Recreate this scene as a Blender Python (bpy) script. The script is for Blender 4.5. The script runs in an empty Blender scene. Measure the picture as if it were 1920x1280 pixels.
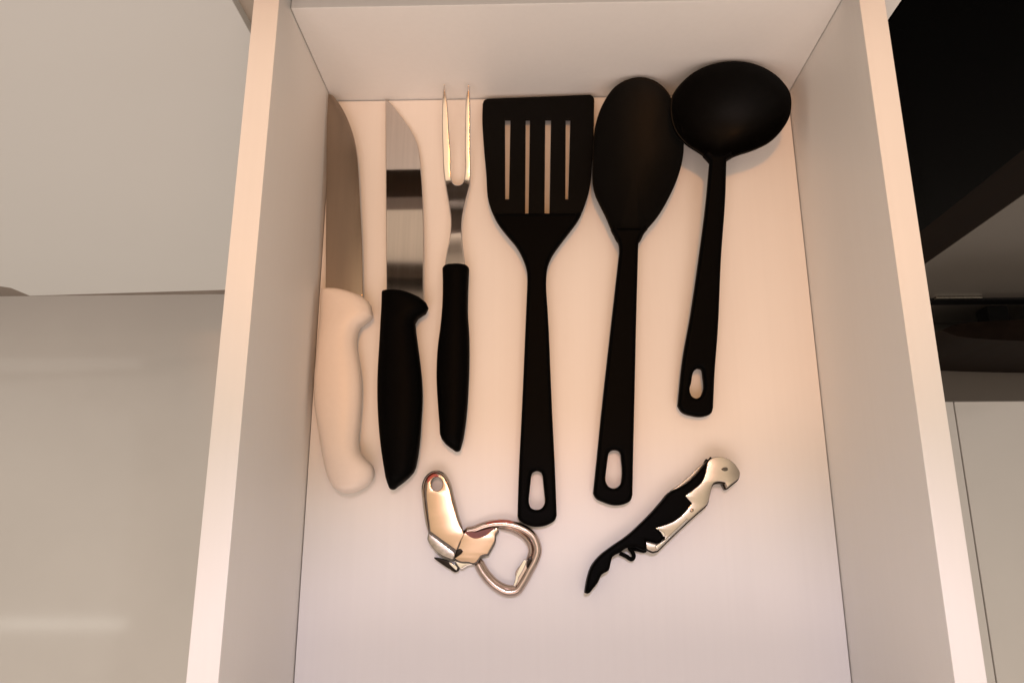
import bpy, bmesh, math
from mathutils import Matrix, Vector
S = bpy.context.scene
COL = S.collection
R = math.radians

# ------------------------------------------------------------------ camera
CAM = [-0.02479, -0.33817, 0.52917, 0.25962, 0.0884, -0.09375, 1421.21856]
cx, cy, cz, pitch, yaw, roll, fpx = CAM
cam_d = bpy.data.cameras.new('camera'); cam = bpy.data.objects.new('camera', cam_d); COL.objects.link(cam)
cam.matrix_world = (Matrix.Translation((cx, cy, cz)) @ Matrix.Rotation(yaw, 4, 'Z')
                    @ Matrix.Rotation(pitch, 4, 'X') @ Matrix.Rotation(roll, 4, 'Z'))
cam_d.sensor_width = 36; cam_d.lens = fpx / 1920 * 36
cam_d.clip_start = .01; cam_d.clip_end = 50
S.camera = cam

# ------------------------------------------------------------------ light
S.view_settings.view_transform = 'Standard'; S.view_settings.look = 'None'
S.view_settings.exposure = 0; S.view_settings.gamma = 1
w = bpy.data.worlds.new('World'); S.world = w; w.use_nodes = True
bg = w.node_tree.nodes['Background']; bg.inputs[0].default_value = (1, .86, .72, 1); bg.inputs[1].default_value = .30

def aim(o, loc, tgt):
    o.location = loc
    o.rotation_euler = (Vector(tgt) - Vector(loc)).to_track_quat('-Z', 'Y').to_euler()
def area(name, loc, tgt, sx, sy, power, col):
    d = bpy.data.lights.new(name, 'AREA'); d.shape = 'RECTANGLE'; d.size = sx; d.size_y = sy
    d.energy = power; d.color = col
    o = bpy.data.objects.new(name, d); COL.objects.link(o); aim(o, loc, tgt); return o
def spot(name, loc, tgt, ang, blend, power, col, rad=.05):
    d = bpy.data.lights.new(name, 'SPOT'); d.spot_size = ang; d.spot_blend = blend
    d.energy = power; d.color = col; d.shadow_soft_size = rad
    o = bpy.data.objects.new(name, d); COL.objects.link(o); aim(o, loc, tgt); return o
# added unseen lights: warm and cool spots for the colour split, room and top fill
L_WORLD = ((1, .90, .78), .80)
L_ROOM = ((1, .74, .66), 16.5)
L_WARM = ((1, .37, .08), 17)
L_TOP = ((1, .79, .54), 4.0)
L_COOL = ((.86, .78, 1), 22.5)
bg.inputs[0].default_value = (*L_WORLD[0], 1); bg.inputs[1].default_value = L_WORLD[1]
area('room_light', (-.1, -1.5, 1.5), (0, 0, -.2), 1.6, 1.0, L_ROOM[1], L_ROOM[0])
area('ceiling_lamp', (0, -.12, 1.735), (0, -.12, 0), 1.5, 1.1, L_TOP[1], L_TOP[0])
area('tube_lamp', (-2.21, -.70, 1.72), (-2.21, -.70, 0), .62, .048, .34, (1, .95, .85))
spot('warm_lamp', (0, -.05, 1.35), (0, .068, 0), R(33.2), .085, L_WARM[1], L_WARM[0], .05)
spot('cool_lamp', (0, -.05, 1.35), (0, -.74, 0), R(34.4), .10, L_COOL[1], L_COOL[0], .05)

# ------------------------------------------------------------------ materials
def mat(name, col, rough=.5, metal=0, spec=.5, grain=None, bump=0, var=.0, scale=(1, 1, 1), coat=0, aniso=0):
    m = bpy.data.materials.new(name); m.use_nodes = True
    nt = m.node_tree; b = nt.nodes['Principled BSDF']
    b.inputs['Base Color'].default_value = (*col, 1); b.inputs['Roughness'].default_value = rough
    b.inputs['Metallic'].default_value = metal; b.inputs['Specular IOR Level'].default_value = spec
    b.inputs['Coat Weight'].default_value = coat
    if var or bump:
        tc = nt.nodes.new('ShaderNodeTexCoord'); mp = nt.nodes.new('ShaderNodeMapping')
        mp.inputs['Scale'].default_value = scale
        nz = nt.nodes.new('ShaderNodeTexNoise'); nz.inputs['Scale'].default_value = 1; nz.inputs['Detail'].default_value = 4
        nt.links.new(tc.outputs['Object'], mp.inputs[0]); nt.links.new(mp.outputs[0], nz.inputs['Vector'])
        if var:
            rp = nt.nodes.new('ShaderNodeValToRGB')
            rp.color_ramp.elements[0].position = .3; rp.color_ramp.elements[1].position = .7
            rp.color_ramp.elements[0].color = (*[c * (1 - var) for c in col], 1)
            rp.color_ramp.elements[1].color = (*[min(1, c * (1 + var)) for c in col], 1)
            nt.links.new(nz.outputs[0], rp.inputs[0]); nt.links.new(rp.outputs[0], b.inputs['Base Color'])
            rr = nt.nodes.new('ShaderNodeMapRange')
            rr.inputs['To Min'].default_value = max(.02, rough * .85); rr.inputs['To Max'].default_value = min(1, rough * 1.15)
            nt.links.new(nz.outputs[0], rr.inputs[0]); nt.links.new(rr.outputs[0], b.inputs['Roughness'])
        if bump:
            bp = nt.nodes.new('ShaderNodeBump'); bp.inputs['Strength'].default_value = bump; bp.inputs['Distance'].default_value = .0005
            nt.links.new(nz.outputs[0], bp.inputs['Height']); nt.links.new(bp.outputs[0], b.inputs['Normal'])
    return m
M = dict(
    melamine=mat('white_melamine', (.80, .78, .75), .45, var=.009, bump=.05, scale=(260, 5, 260)),
    lacquer=mat('grey_lacquer', (.66, .66, .64), .3, var=.01, scale=(4, 4, 4)),
    carcass=mat('white_board', (.72, .69, .66), .5, var=.02, scale=(30, 30, 8)),
    beige=mat('beige_board', (.46, .39, .32), .5, var=.06, scale=(60, 60, 8)),  # carcass board darkened to hold the shade beside the drawer
    black=mat('black_plastic', (.0012, .0011, .001), .5, spec=.03, var=.15, bump=.05, scale=(400, 400, 400)),
    nylon=mat('black_nylon', (.0022, .0018, .0014), .45, spec=.075, var=.15, bump=.05, scale=(500, 500, 500)),
    white=mat('white_plastic', (.74, .65, .57), .42, var=.01, bump=.04, scale=(300, 300, 300)),
    steel=mat('brushed_steel', (.64, .58, .53), .05, 1, var=.05, scale=(500, 9, 60)),
    fork_steel=mat('fork_steel', (.76, .70, .66), .13, 1, var=.03, scale=(300, 9, 60)),
    dull_steel=mat('dull_steel', (.35, .275, .215), .20, 1, var=.06, scale=(160, 10, 60)),  # brown base stands in for the dark interior mirrored in the blade
    chrome=mat('chrome', (.80, .78, .75), .08, 1, var=.02, scale=(60, 60, 60)),
    satin=mat('satin_steel', (.52, .475, .42), .22, 1, var=.05, scale=(90, 90, 90)),
    warm_steel=mat('plated_steel', (.60, .45, .32), .24, 1, var=.06, scale=(60, 160, 60)),
    worn_steel=mat('worn_steel', (.36, .33, .28), .30, 1, var=.25, scale=(320, 320, 320)),
    red=mat('red_paint', (.38, .06, .035), .35, var=.15, scale=(200, 200, 200)),
    dark_red=mat('dark_red_paint', (.16, .035, .022), .45, var=.3, scale=(150, 150, 150)),
    black_steel=mat('blackened_steel', (.02, .016, .012), .3, 1, var=.2, scale=(200, 200, 200)),
    ring_steel=mat('ring_steel', (.56, .46, .41), .20, 1, var=.08, scale=(90, 90, 90)),
    dark_metal=mat('dark_steel', (.10, .09, .08), .25, 1, var=.1, scale=(200, 200, 200)),
    tile=mat('grey_tile', (.61, .595, .565), .085, spec=.5, var=.03, scale=(5, 5, 5)),
    grout=mat('brown_grout', (.10, .06, .04), .9, var=.1, scale=(90, 90, 90)),
    glass=mat('black_glass', (.001, .001, .001), .12, spec=.006, var=.1, scale=(8, 8, 8)),
    brown=mat('dark_brown_trim', (.008, .005, .0035), .6, spec=.03, var=.3, scale=(60, 60, 6)),
    smoke=mat('smoky_grey_panel', (.10, .088, .075), .3, spec=.3, var=.05, scale=(4, 4, 4)),
    rubber=mat('black_rubber', (.004, .004, .004), .6, spec=.2, var=.1, scale=(99, 99, 99)),
    worktop=mat('brown_worktop', (.075, .052, .036), .5, var=.15, scale=(6, 60, 60)),
    plinth=mat('brown_plinth', (.26, .215, .18), .6, var=.1, scale=(30, 30, 30)),  # plinth colour darkened to hold the shade under the door
    ceiling=mat('ceiling_paint', (.75, .70, .64), .8, var=.02, scale=(3, 3, 3)),
    beam=mat('dark_beam', (.03, .022, .016), .6, var=.2, scale=(3, 30, 30)),
)

# ------------------------------------------------------------------ helpers
def thing(name, label, cat, loc, group=None):
    o = bpy.data.objects.new(name, None); COL.objects.link(o); o.location = loc; o.empty_display_size = .02
    o['label'] = label; o['category'] = cat
    if group: o['group'] = group
    return o
def base(o):
    v = Vector((0, 0, 0))
    while o is not None: v += o.location; o = o.parent
    return v
def link(name, me, m, parent=None, smooth=True, kind=None, label=None, wn=False):
    me.transform(Matrix.Translation(-base(parent)))
    me.name = name; me.materials.clear(); me.materials.append(m)
    if smooth:
        me.polygons.foreach_set('use_smooth', [True] * len(me.polygons))
        me.set_sharp_from_angle(angle=R(35))
    o = bpy.data.objects.new(name, me); COL.objects.link(o); o.parent = parent
    if wn:
        md = o.modifiers.new('weighted_normals', 'WEIGHTED_NORMAL'); md.mode = 'FACE_AREA'; md.keep_sharp = True; md.weight = 100
    if kind: o['kind'] = kind
    if label: o['label'] = label
    return o
def from_bm(bm):
    bmesh.ops.recalc_face_normals(bm, faces=bm.faces)
    me = bpy.data.meshes.new('m'); bm.to_mesh(me); bm.free(); return me
def box(name, a, b, m, parent=None, bev=.0006, **kw):
    bm = bmesh.new(); bmesh.ops.create_cube(bm, size=1)
    for v in bm.verts:
        v.co = Vector([(a[i] + b[i]) / 2 + v.co[i] * abs(b[i] - a[i]) for i in range(3)])
    if bev: bmesh.ops.bevel(bm, geom=bm.edges[:], offset=bev, segments=2, affect='EDGES', profile=.5)
    return link(name, from_bm(bm), m, parent, wn=bool(bev), **kw)
def mm(n): return [Vector(p) / 1000 for p in TRACE[n]]
def plane_fit(P):
    """height as a function of y alone, read off the traced outline"""
    S_ = sorted((p.y, p.z) for p in P)
    def f(x, y):
        if y <= S_[0][0]: return S_[0][1]
        for (ya, za), (yb, zb) in zip(S_, S_[1:]):
            if y <= yb: return za + (zb - za) * (y - ya) / max(yb - ya, 1e-9)
        return S_[-1][1]
    return f
def flat(key):
    """height along y only, straight from one end of the outline to the other"""
    P = mm(key); a = min(P, key=lambda p: p.y); b = max(P, key=lambda p: p.y)
    return lambda x, y: a.z + (b.z - a.z) * (y - a.y) / (b.y - a.y)
def slab_mesh(loops, th, bev, zf=None, res=3):
    cu = bpy.data.curves.new('c', 'CURVE'); cu.dimensions = '2D'; cu.fill_mode = 'BOTH'
    cu.extrude = max(th / 2 - bev, 1e-5); cu.bevel_depth = bev; cu.bevel_resolution = res; cu.offset = -bev
    for L in loops:
        s = cu.splines.new('POLY'); s.points.add(len(L) - 1); s.use_cyclic_u = True
        for i, p in enumerate(L): s.points[i].co = (p.x, p.y, 0, 1)
    o = bpy.data.objects.new('c', cu); COL.objects.link(o)
    dg = bpy.context.evaluated_depsgraph_get()
    me = bpy.data.meshes.new_from_object(o.evaluated_get(dg)); bpy.data.objects.remove(o); bpy.data.curves.remove(cu)
    bm = bmesh.new(); bm.from_mesh(me); bmesh.ops.remove_doubles(bm, verts=bm.verts, dist=1e-6)
    f = zf or plane_fit(loops[0])
    for v in bm.verts: v.co.z += f(v.co.x, v.co.y)
    bpy.data.meshes.remove(me)
    return from_bm(bm)
def slab(name, loops, th, bev, m, parent, zf=None, dz=0, wn=True, shift=(0, 0), **kw):
    L = [mm(x) if isinstance(x, str) else x for x in loops]
    me = slab_mesh(L, th, bev, zf)
    if dz or shift != (0, 0): me.transform(Matrix.Translation((shift[0], shift[1], dz)))
    return link(name, me, m, parent, wn=wn, **kw)
def handle(name, key, hmax, m, parent, power=2.4, n=24, drop=0):
    """rounded grip lofted through cross-sections between its traced left and right edge"""
    bm = bmesh.new(); rings = []
    P = TRACE[key]; wref = 16.
    for i, r in enumerate(P):
        l, q = Vector(r[:3]) / 1000, Vector(r[3:]) / 1000
        c = (l + q) / 2; w2 = (q - l) / 2
        e = min(i, len(P) - 1 - i)
        h = hmax * min(1, (w2.length * 2000 / wref)) ** .6 * (.45, .62, .78, .9, .97, 1)[min(e, 5)]
        ring = []
        for k in range(n):
            a = 2 * math.pi * k / n; ca, sa = math.cos(a), math.sin(a)
            x = math.copysign(abs(ca) ** (2 / power), ca); z = math.copysign(abs(sa) ** (2 / power), sa)
            ring.append(bm.verts.new(c + w2 * x + Vector((0, 0, h * z))))
        rings.append(ring)
    for a, b in zip(rings, rings[1:]):
        for k in range(n): bm.faces.new((a[k], a[(k + 1) % n], b[(k + 1) % n], b[k]))
    bm.faces.new(rings[0]); bm.faces.new(rings[-1][::-1])
    return link(name, from_bm(bm), m, parent)
def tube(name, P, rx, rz, m, parent, n=12, taper=0, closed=False):
    """band swept along a path: half-width rx, half-height rz"""
    bm = bmesh.new(); rings = []; N = len(P)
    for i, p in enumerate(P):
        t = (P[min(i + 1, N - 1)] - P[max(i - 1, 0)]); t.z = 0; t.normalize()
        s = Vector((-t.y, t.x, 0)); k_ = 1
        if taper: k_ = max(.3, min(1, (min(i, N - 1 - i) + 1) / taper))
        rings.append([bm.verts.new(p + s * math.cos(2 * math.pi * k / n) * rx * k_ + Vector((0, 0, rz * k_ * math.sin(2 * math.pi * k / n)))) for k in range(n)])
    for a, b in zip(rings, rings[1:]):
        for k in range(n): bm.faces.new((a[k], a[(k + 1) % n], b[(k + 1) % n], b[k]))
    bm.faces.new(rings[0]); bm.faces.new(rings[-1][::-1])
    return link(name, from_bm(bm), m, parent)
def bowl(name, key, depth, wall, m, parent, lip=.0012, pw=2.0, rings=14, centre=None):
    L = mm(key); N = len(L)
    c = centre or sum(L, Vector()) / N
    bm = bmesh.new(); R_ = []
    def ring(s, dz): R_.append([bm.verts.new(c + (p - c) * s + Vector((0, 0, dz))) for p in L])
    # outside from the bottom up to the rim, over the lip, then down the inside
    for i in range(1, rings + 1):
        s = i / rings; ring(s, -(depth + wall) * (1 - s ** pw) - lip * .6)
    ring(1.0, 0); rim = .985
    for s, dz in ((.995, lip * .45), (.98, lip * .5), (.962, lip * .1)): ring(s, dz)
    for i in range(rings - 1, 0, -1):
        s = .955 * i / rings; ring(s, -depth * (1 - (s / .955) ** pw) - lip * .3)
    for a, b in zip(R_, R_[1:]):
        for k in range(N): bm.faces.new((a[k], a[(k + 1) % N], b[(k + 1) % N], b[k]))
    for r_, dz in ((R_[0], -(depth + wall) - lip * .6), (R_[-1], -depth - lip * .3)):
        v = bm.verts.new(c + Vector((0, 0, dz)))
        for k in range(N): bm.faces.new((r_[k], r_[(k + 1) % N], v))
    return link(name, from_bm(bm), m, parent)

# traced outlines in millimetres, each lying at the height the thing has in the drawer
TRACE = {
'white_handle': [[-175.46,-160.56,10.0,-166.19,-160.66,10.0],[-175.45,-161.01,10.0,-162.8,-161.14,10.0],[-175.43,-161.83,10.0,-158.82,-162.0,10.0],[-175.41,-162.85,10.0,-155.03,-163.06,10.0],[-175.38,-164.07,10.0,-150.96,-164.32,10.0],[-175.32,-166.1,10.0,-145.72,-166.4,10.0],[-175.21,-169.89,10.0,-140.64,-170.23,10.0],[-175.1,-173.66,10.0,-138.27,-174.02,10.0],[-175.0,-177.42,10.0,-137.4,-177.79,10.0],[-174.94,-181.17,10.0,-136.68,-181.53,10.0],[-174.91,-184.9,10.0,-140.17,-185.23,10.0],[-174.95,-188.62,10.0,-145.11,-188.9,10.0],[-175.04,-192.33,10.0,-146.77,-192.58,10.0],[-175.18,-196.02,10.0,-147.43,-196.27,10.0],[-175.33,-199.7,10.0,-147.59,-199.94,10.0],[-175.49,-203.37,10.0,-147.29,-203.61,10.0],[-175.61,-207.03,10.0,-146.53,-207.27,10.0],[-175.7,-210.67,10.0,-145.66,-210.91,10.0],[-175.82,-214.3,10.0,-144.93,-214.54,10.0],[-175.94,-217.92,10.0,-144.18,-218.16,10.0],[-176.02,-221.52,10.0,-143.47,-221.77,10.0],[-176.06,-225.12,10.0,-142.9,-225.36,10.0],[-176.01,-228.7,10.0,-142.51,-228.94,10.0],[-175.85,-232.27,10.0,-142.24,-232.5,10.0],[-175.62,-235.83,10.0,-142.07,-236.06,10.0],[-175.32,-239.37,10.0,-141.95,-239.6,10.0],[-174.93,-242.91,10.0,-141.9,-243.12,10.0],[-174.42,-246.43,10.0,-141.95,-246.64,10.0],[-173.78,-249.94,10.0,-142.06,-250.14,10.0],[-173.01,-253.44,10.0,-142.16,-253.63,10.0],[-172.19,-256.93,10.0,-142.24,-257.11,10.0],[-171.35,-260.41,10.0,-142.43,-260.58,10.0],[-170.56,-263.88,10.0,-142.69,-264.03,10.0],[-169.8,-267.33,10.0,-142.84,-267.48,10.0],[-169.05,-270.77,10.0,-142.7,-270.91,10.0],[-168.29,-274.2,10.0,-142.12,-274.33,10.0],[-167.49,-277.62,10.0,-141.18,-277.75,10.0],[-166.65,-281.02,10.0,-138.88,-281.16,10.0],[-165.79,-284.42,10.0,-135.26,-284.56,10.0],[-165.01,-287.8,10.0,-131.72,-287.95,10.0],[-164.09,-291.17,10.0,-130.75,-291.32,10.0],[-162.77,-294.54,10.0,-131.01,-294.67,10.0],[-161.06,-297.89,10.0,-132.59,-298.0,10.0],[-158.66,-301.23,10.0,-135.65,-301.32,10.0],[-156.76,-303.02,10.0,-138.41,-303.09,10.0],[-155.36,-304.09,10.0,-140.49,-304.15,10.0],[-153.9,-304.98,10.0,-142.51,-305.03,10.0],[-152.23,-305.7,10.0,-144.59,-305.73,10.0],[-150.51,-306.1,10.0,-146.38,-306.11,10.0]],
'black_handle': [[-129.28,-162.17,10.0,-120.31,-162.27,10.0],[-129.97,-162.61,10.0,-117.36,-162.74,10.0],[-130.98,-163.42,10.0,-113.93,-163.59,10.0],[-131.02,-164.43,10.0,-110.71,-164.64,10.0],[-131.02,-165.65,10.0,-107.48,-165.89,10.0],[-131.02,-167.67,10.0,-103.24,-167.95,10.0],[-131.01,-171.44,10.0,-98.58,-171.76,10.0],[-131.01,-175.2,10.0,-96.9,-175.53,10.0],[-131.01,-178.94,10.0,-98.57,-179.25,10.0],[-131.03,-182.67,10.0,-104.06,-182.92,10.0],[-131.05,-186.38,10.0,-106.03,-186.61,10.0],[-131.09,-190.08,10.0,-105.57,-190.31,10.0],[-131.12,-193.77,10.0,-105.16,-194.0,10.0],[-131.16,-197.45,10.0,-104.54,-197.68,10.0],[-131.21,-201.11,10.0,-103.92,-201.34,10.0],[-131.27,-204.76,10.0,-103.34,-205.0,10.0],[-131.35,-208.4,10.0,-102.76,-208.64,10.0],[-131.43,-212.03,10.0,-102.19,-212.26,10.0],[-131.5,-215.64,10.0,-101.66,-215.87,10.0],[-131.54,-219.24,10.0,-101.15,-219.47,10.0],[-131.54,-222.83,10.0,-100.67,-223.06,10.0],[-131.5,-226.41,10.0,-100.23,-226.64,10.0],[-131.43,-229.97,10.0,-99.87,-230.2,10.0],[-131.32,-233.52,10.0,-99.58,-233.75,10.0],[-131.17,-237.06,10.0,-99.36,-237.28,10.0],[-130.98,-240.59,10.0,-99.22,-240.81,10.0],[-130.75,-244.11,10.0,-99.19,-244.32,10.0],[-130.48,-247.62,10.0,-99.25,-247.82,10.0],[-130.17,-251.11,10.0,-99.37,-251.3,10.0],[-129.83,-254.59,10.0,-99.51,-254.78,10.0],[-129.45,-258.06,10.0,-99.63,-258.24,10.0],[-129.04,-261.52,10.0,-99.74,-261.69,10.0],[-128.59,-264.97,10.0,-99.86,-265.13,10.0],[-128.1,-268.4,10.0,-100.03,-268.56,10.0],[-127.57,-271.83,10.0,-100.25,-271.97,10.0],[-127.01,-275.24,10.0,-100.56,-275.38,10.0],[-126.42,-278.64,10.0,-100.89,-278.77,10.0],[-125.78,-282.03,10.0,-101.33,-282.15,10.0],[-125.08,-285.41,10.0,-101.91,-285.52,10.0],[-124.33,-288.78,10.0,-102.55,-288.88,10.0],[-123.63,-292.14,10.0,-103.99,-292.22,10.0],[-122.86,-295.48,10.0,-106.94,-295.55,10.0],[-121.75,-298.82,10.0,-110.64,-298.86,10.0],[-121.02,-300.6,10.0,-112.98,-300.63,10.0],[-120.63,-301.67,10.0,-114.39,-301.7,10.0],[-120.19,-302.56,10.0,-115.33,-302.58,10.0],[-119.54,-303.27,10.0,-116.12,-303.29,10.0],[-118.62,-303.67,10.0,-116.8,-303.67,10.0]],
'fork_handle': [[-81.16,-142.45,9.0,-74.93,-142.52,9.0],[-84.29,-142.87,9.0,-71.18,-143.01,9.0],[-86.43,-143.67,9.0,-69.29,-143.86,9.0],[-87.19,-144.7,9.0,-68.35,-144.91,9.0],[-87.68,-145.93,9.0,-68.03,-146.15,9.0],[-87.59,-148.0,9.0,-68.1,-148.21,9.0],[-87.4,-151.9,9.0,-68.23,-152.11,9.0],[-87.23,-155.79,9.0,-68.37,-155.99,9.0],[-87.13,-159.66,9.0,-68.49,-159.86,9.0],[-87.07,-163.52,9.0,-68.58,-163.71,9.0],[-87.06,-167.37,9.0,-68.62,-167.55,9.0],[-87.1,-171.2,9.0,-68.64,-171.38,9.0],[-87.2,-175.02,9.0,-68.63,-175.2,9.0],[-87.37,-178.82,9.0,-68.55,-179.0,9.0],[-87.62,-182.61,9.0,-68.36,-182.79,9.0],[-87.91,-186.38,9.0,-68.04,-186.57,9.0],[-88.24,-190.14,9.0,-67.71,-190.33,9.0],[-88.63,-193.89,9.0,-67.45,-194.08,9.0],[-89.06,-197.63,9.0,-67.28,-197.82,9.0],[-89.46,-201.35,9.0,-67.15,-201.54,9.0],[-89.78,-205.06,9.0,-67.07,-205.25,9.0],[-89.99,-208.75,9.0,-67.02,-208.94,9.0],[-90.14,-212.44,9.0,-66.99,-212.62,9.0],[-90.23,-216.11,9.0,-66.99,-216.29,9.0],[-90.25,-219.77,9.0,-67.03,-219.95,9.0],[-90.22,-223.42,9.0,-67.09,-223.59,9.0],[-90.12,-227.05,9.0,-67.17,-227.22,9.0],[-89.94,-230.68,9.0,-67.28,-230.84,9.0],[-89.7,-234.29,9.0,-67.39,-234.44,9.0],[-89.41,-237.89,9.0,-67.51,-238.04,9.0],[-89.11,-241.47,9.0,-67.65,-241.61,9.0],[-88.8,-245.05,9.0,-67.83,-245.18,9.0],[-88.46,-248.61,9.0,-68.06,-248.74,9.0],[-88.09,-252.16,9.0,-68.34,-252.28,9.0],[-87.71,-255.69,9.0,-68.65,-255.81,9.0],[-87.3,-259.22,9.0,-69.03,-259.33,9.0],[-87.12,-262.73,9.0,-69.5,-262.83,9.0],[-86.81,-266.23,9.0,-70.0,-266.32,9.0],[-85.47,-269.72,9.0,-70.57,-269.8,9.0],[-82.71,-273.21,9.0,-71.44,-273.27,9.0],[-80.34,-275.05,9.0,-71.93,-275.1,9.0],[-78.66,-276.16,9.0,-72.19,-276.19,9.0],[-77.38,-277.07,9.0,-72.53,-277.1,9.0],[-76.41,-277.81,9.0,-73.13,-277.82,9.0],[-75.66,-278.21,9.0,-74.01,-278.22,9.0]],
'white_blade': [[-179.11,-2.05,12.5],[-178.57,-2.18,12.5],[-178.04,-2.31,12.5],[-177.5,-2.44,12.5],[-176.98,-2.59,12.49],[-176.48,-2.79,12.49],[-175.33,-3.56,12.47],[-174.31,-4.62,12.45],[-173.38,-5.86,12.42],[-172.5,-7.16,12.39],[-171.61,-8.4,12.36],[-170.23,-10.33,12.31],[-168.93,-12.33,12.27],[-167.71,-14.38,12.22],[-166.54,-16.47,12.17],[-165.43,-18.57,12.12],[-164.48,-20.45,12.07],[-163.59,-22.36,12.03],[-162.73,-24.29,11.98],[-161.92,-26.23,11.94],[-161.13,-28.17,11.89],[-160.29,-30.32,11.84],[-159.5,-32.48,11.79],[-158.74,-34.66,11.73],[-158.04,-36.84,11.68],[-157.38,-39.03,11.63],[-156.68,-41.61,11.57],[-156.05,-44.2,11.5],[-155.49,-46.8,11.44],[-154.98,-49.4,11.38],[-154.5,-52.0,11.31],[-154.0,-55.18,11.23],[-153.59,-58.36,11.16],[-153.23,-61.54,11.08],[-152.91,-64.72,11.0],[-152.57,-67.88,10.92],[-152.09,-72.69,10.8],[-151.65,-77.48,10.68],[-151.24,-82.25,10.56],[-150.85,-87.0,10.44],[-150.44,-91.74,10.32],[-149.9,-97.62,10.17],[-149.35,-103.48,10.02],[-148.81,-109.31,9.87],[-148.29,-115.11,9.72],[-147.82,-120.88,9.57],[-147.48,-125.34,9.46],[-147.17,-129.78,9.34],[-146.88,-134.21,9.22],[-146.6,-138.62,9.11],[-146.32,-143.01,8.99],[-146.01,-148.1,8.86],[-145.71,-153.17,8.72],[-145.42,-158.21,8.59],[-145.13,-163.25,8.5],[-144.81,-168.3,8.5],[-150.26,-168.08,8.5],[-155.71,-167.86,8.5],[-161.17,-167.65,8.5],[-166.63,-167.43,8.5],[-172.1,-167.21,8.5],[-172.46,-160.69,8.51],[-172.78,-154.18,8.69],[-173.1,-147.64,8.86],[-173.42,-141.06,9.03],[-173.75,-134.44,9.21],[-173.96,-130.25,9.32],[-174.17,-126.04,9.43],[-174.39,-121.82,9.54],[-174.6,-117.58,9.65],[-174.81,-113.32,9.76],[-175.17,-105.74,9.95],[-175.52,-98.12,10.15],[-175.86,-90.45,10.34],[-176.22,-82.72,10.54],[-176.6,-74.95,10.73],[-176.86,-70.15,10.85],[-177.13,-65.33,10.97],[-177.41,-60.49,11.09],[-177.67,-55.63,11.21],[-177.91,-50.75,11.33],[-178.15,-45.68,11.46],[-178.37,-40.58,11.58],[-178.58,-35.46,11.71],[-178.75,-30.32,11.83],[-178.89,-25.16,11.96],[-178.97,-20.57,12.07],[-179.02,-15.97,12.18],[-179.05,-11.35,12.29],[-179.07,-6.71,12.4]],
'black_blade': [[-136.48,-0.71,2.24],[-135.37,-1.79,2.28],[-134.25,-2.85,2.32],[-133.14,-3.92,2.36],[-132.05,-5.01,2.4],[-130.99,-6.15,2.44],[-129.33,-8.14,2.51],[-127.76,-10.24,2.59],[-126.26,-12.39,2.68],[-124.78,-14.57,2.76],[-123.31,-16.74,2.84],[-121.71,-19.03,2.93],[-120.12,-21.31,3.02],[-118.57,-23.62,3.1],[-117.07,-25.96,3.19],[-115.67,-28.35,3.29],[-114.45,-30.58,3.37],[-113.28,-32.83,3.46],[-112.17,-35.12,3.55],[-111.16,-37.45,3.64],[-110.26,-39.8,3.73],[-109.41,-42.62,3.84],[-108.72,-45.5,3.95],[-108.16,-48.41,4.07],[-107.67,-51.33,4.19],[-107.2,-54.23,4.3],[-106.74,-57.38,4.43],[-106.36,-60.52,4.55],[-106.04,-63.67,4.68],[-105.74,-66.81,4.81],[-105.44,-69.94,4.93],[-104.92,-75.56,5.16],[-104.47,-81.16,5.39],[-104.07,-86.73,5.62],[-103.71,-92.27,5.85],[-103.37,-97.77,6.08],[-103.11,-102.34,6.27],[-102.88,-106.88,6.46],[-102.67,-111.4,6.65],[-102.48,-115.9,6.84],[-102.29,-120.38,7.03],[-102.12,-124.81,7.22],[-101.97,-129.21,7.41],[-101.83,-133.6,7.6],[-101.7,-137.96,7.79],[-101.56,-142.3,7.98],[-101.34,-149.2,8.28],[-101.12,-156.06,8.58],[-100.91,-162.86,8.89],[-100.7,-169.61,9.19],[-100.5,-176.28,9.4],[-105.87,-175.43,9.4],[-111.25,-174.57,9.4],[-116.64,-173.71,9.38],[-122.03,-172.84,9.34],[-127.44,-171.97,9.31],[-127.84,-164.56,8.98],[-128.24,-157.1,8.64],[-128.64,-149.58,8.31],[-129.05,-141.99,7.98],[-129.45,-134.35,7.65],[-129.91,-125.78,7.28],[-130.37,-117.14,6.91],[-130.83,-108.42,6.54],[-131.29,-99.61,6.17],[-131.76,-90.73,5.8],[-132.23,-81.77,5.43],[-132.7,-72.72,5.06],[-133.18,-63.6,4.69],[-133.66,-54.38,4.32],[-134.15,-45.09,3.95],[-134.61,-36.36,3.61],[-135.07,-27.56,3.27],[-135.53,-18.69,2.92],[-136.0,-9.74,2.58]],
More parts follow.
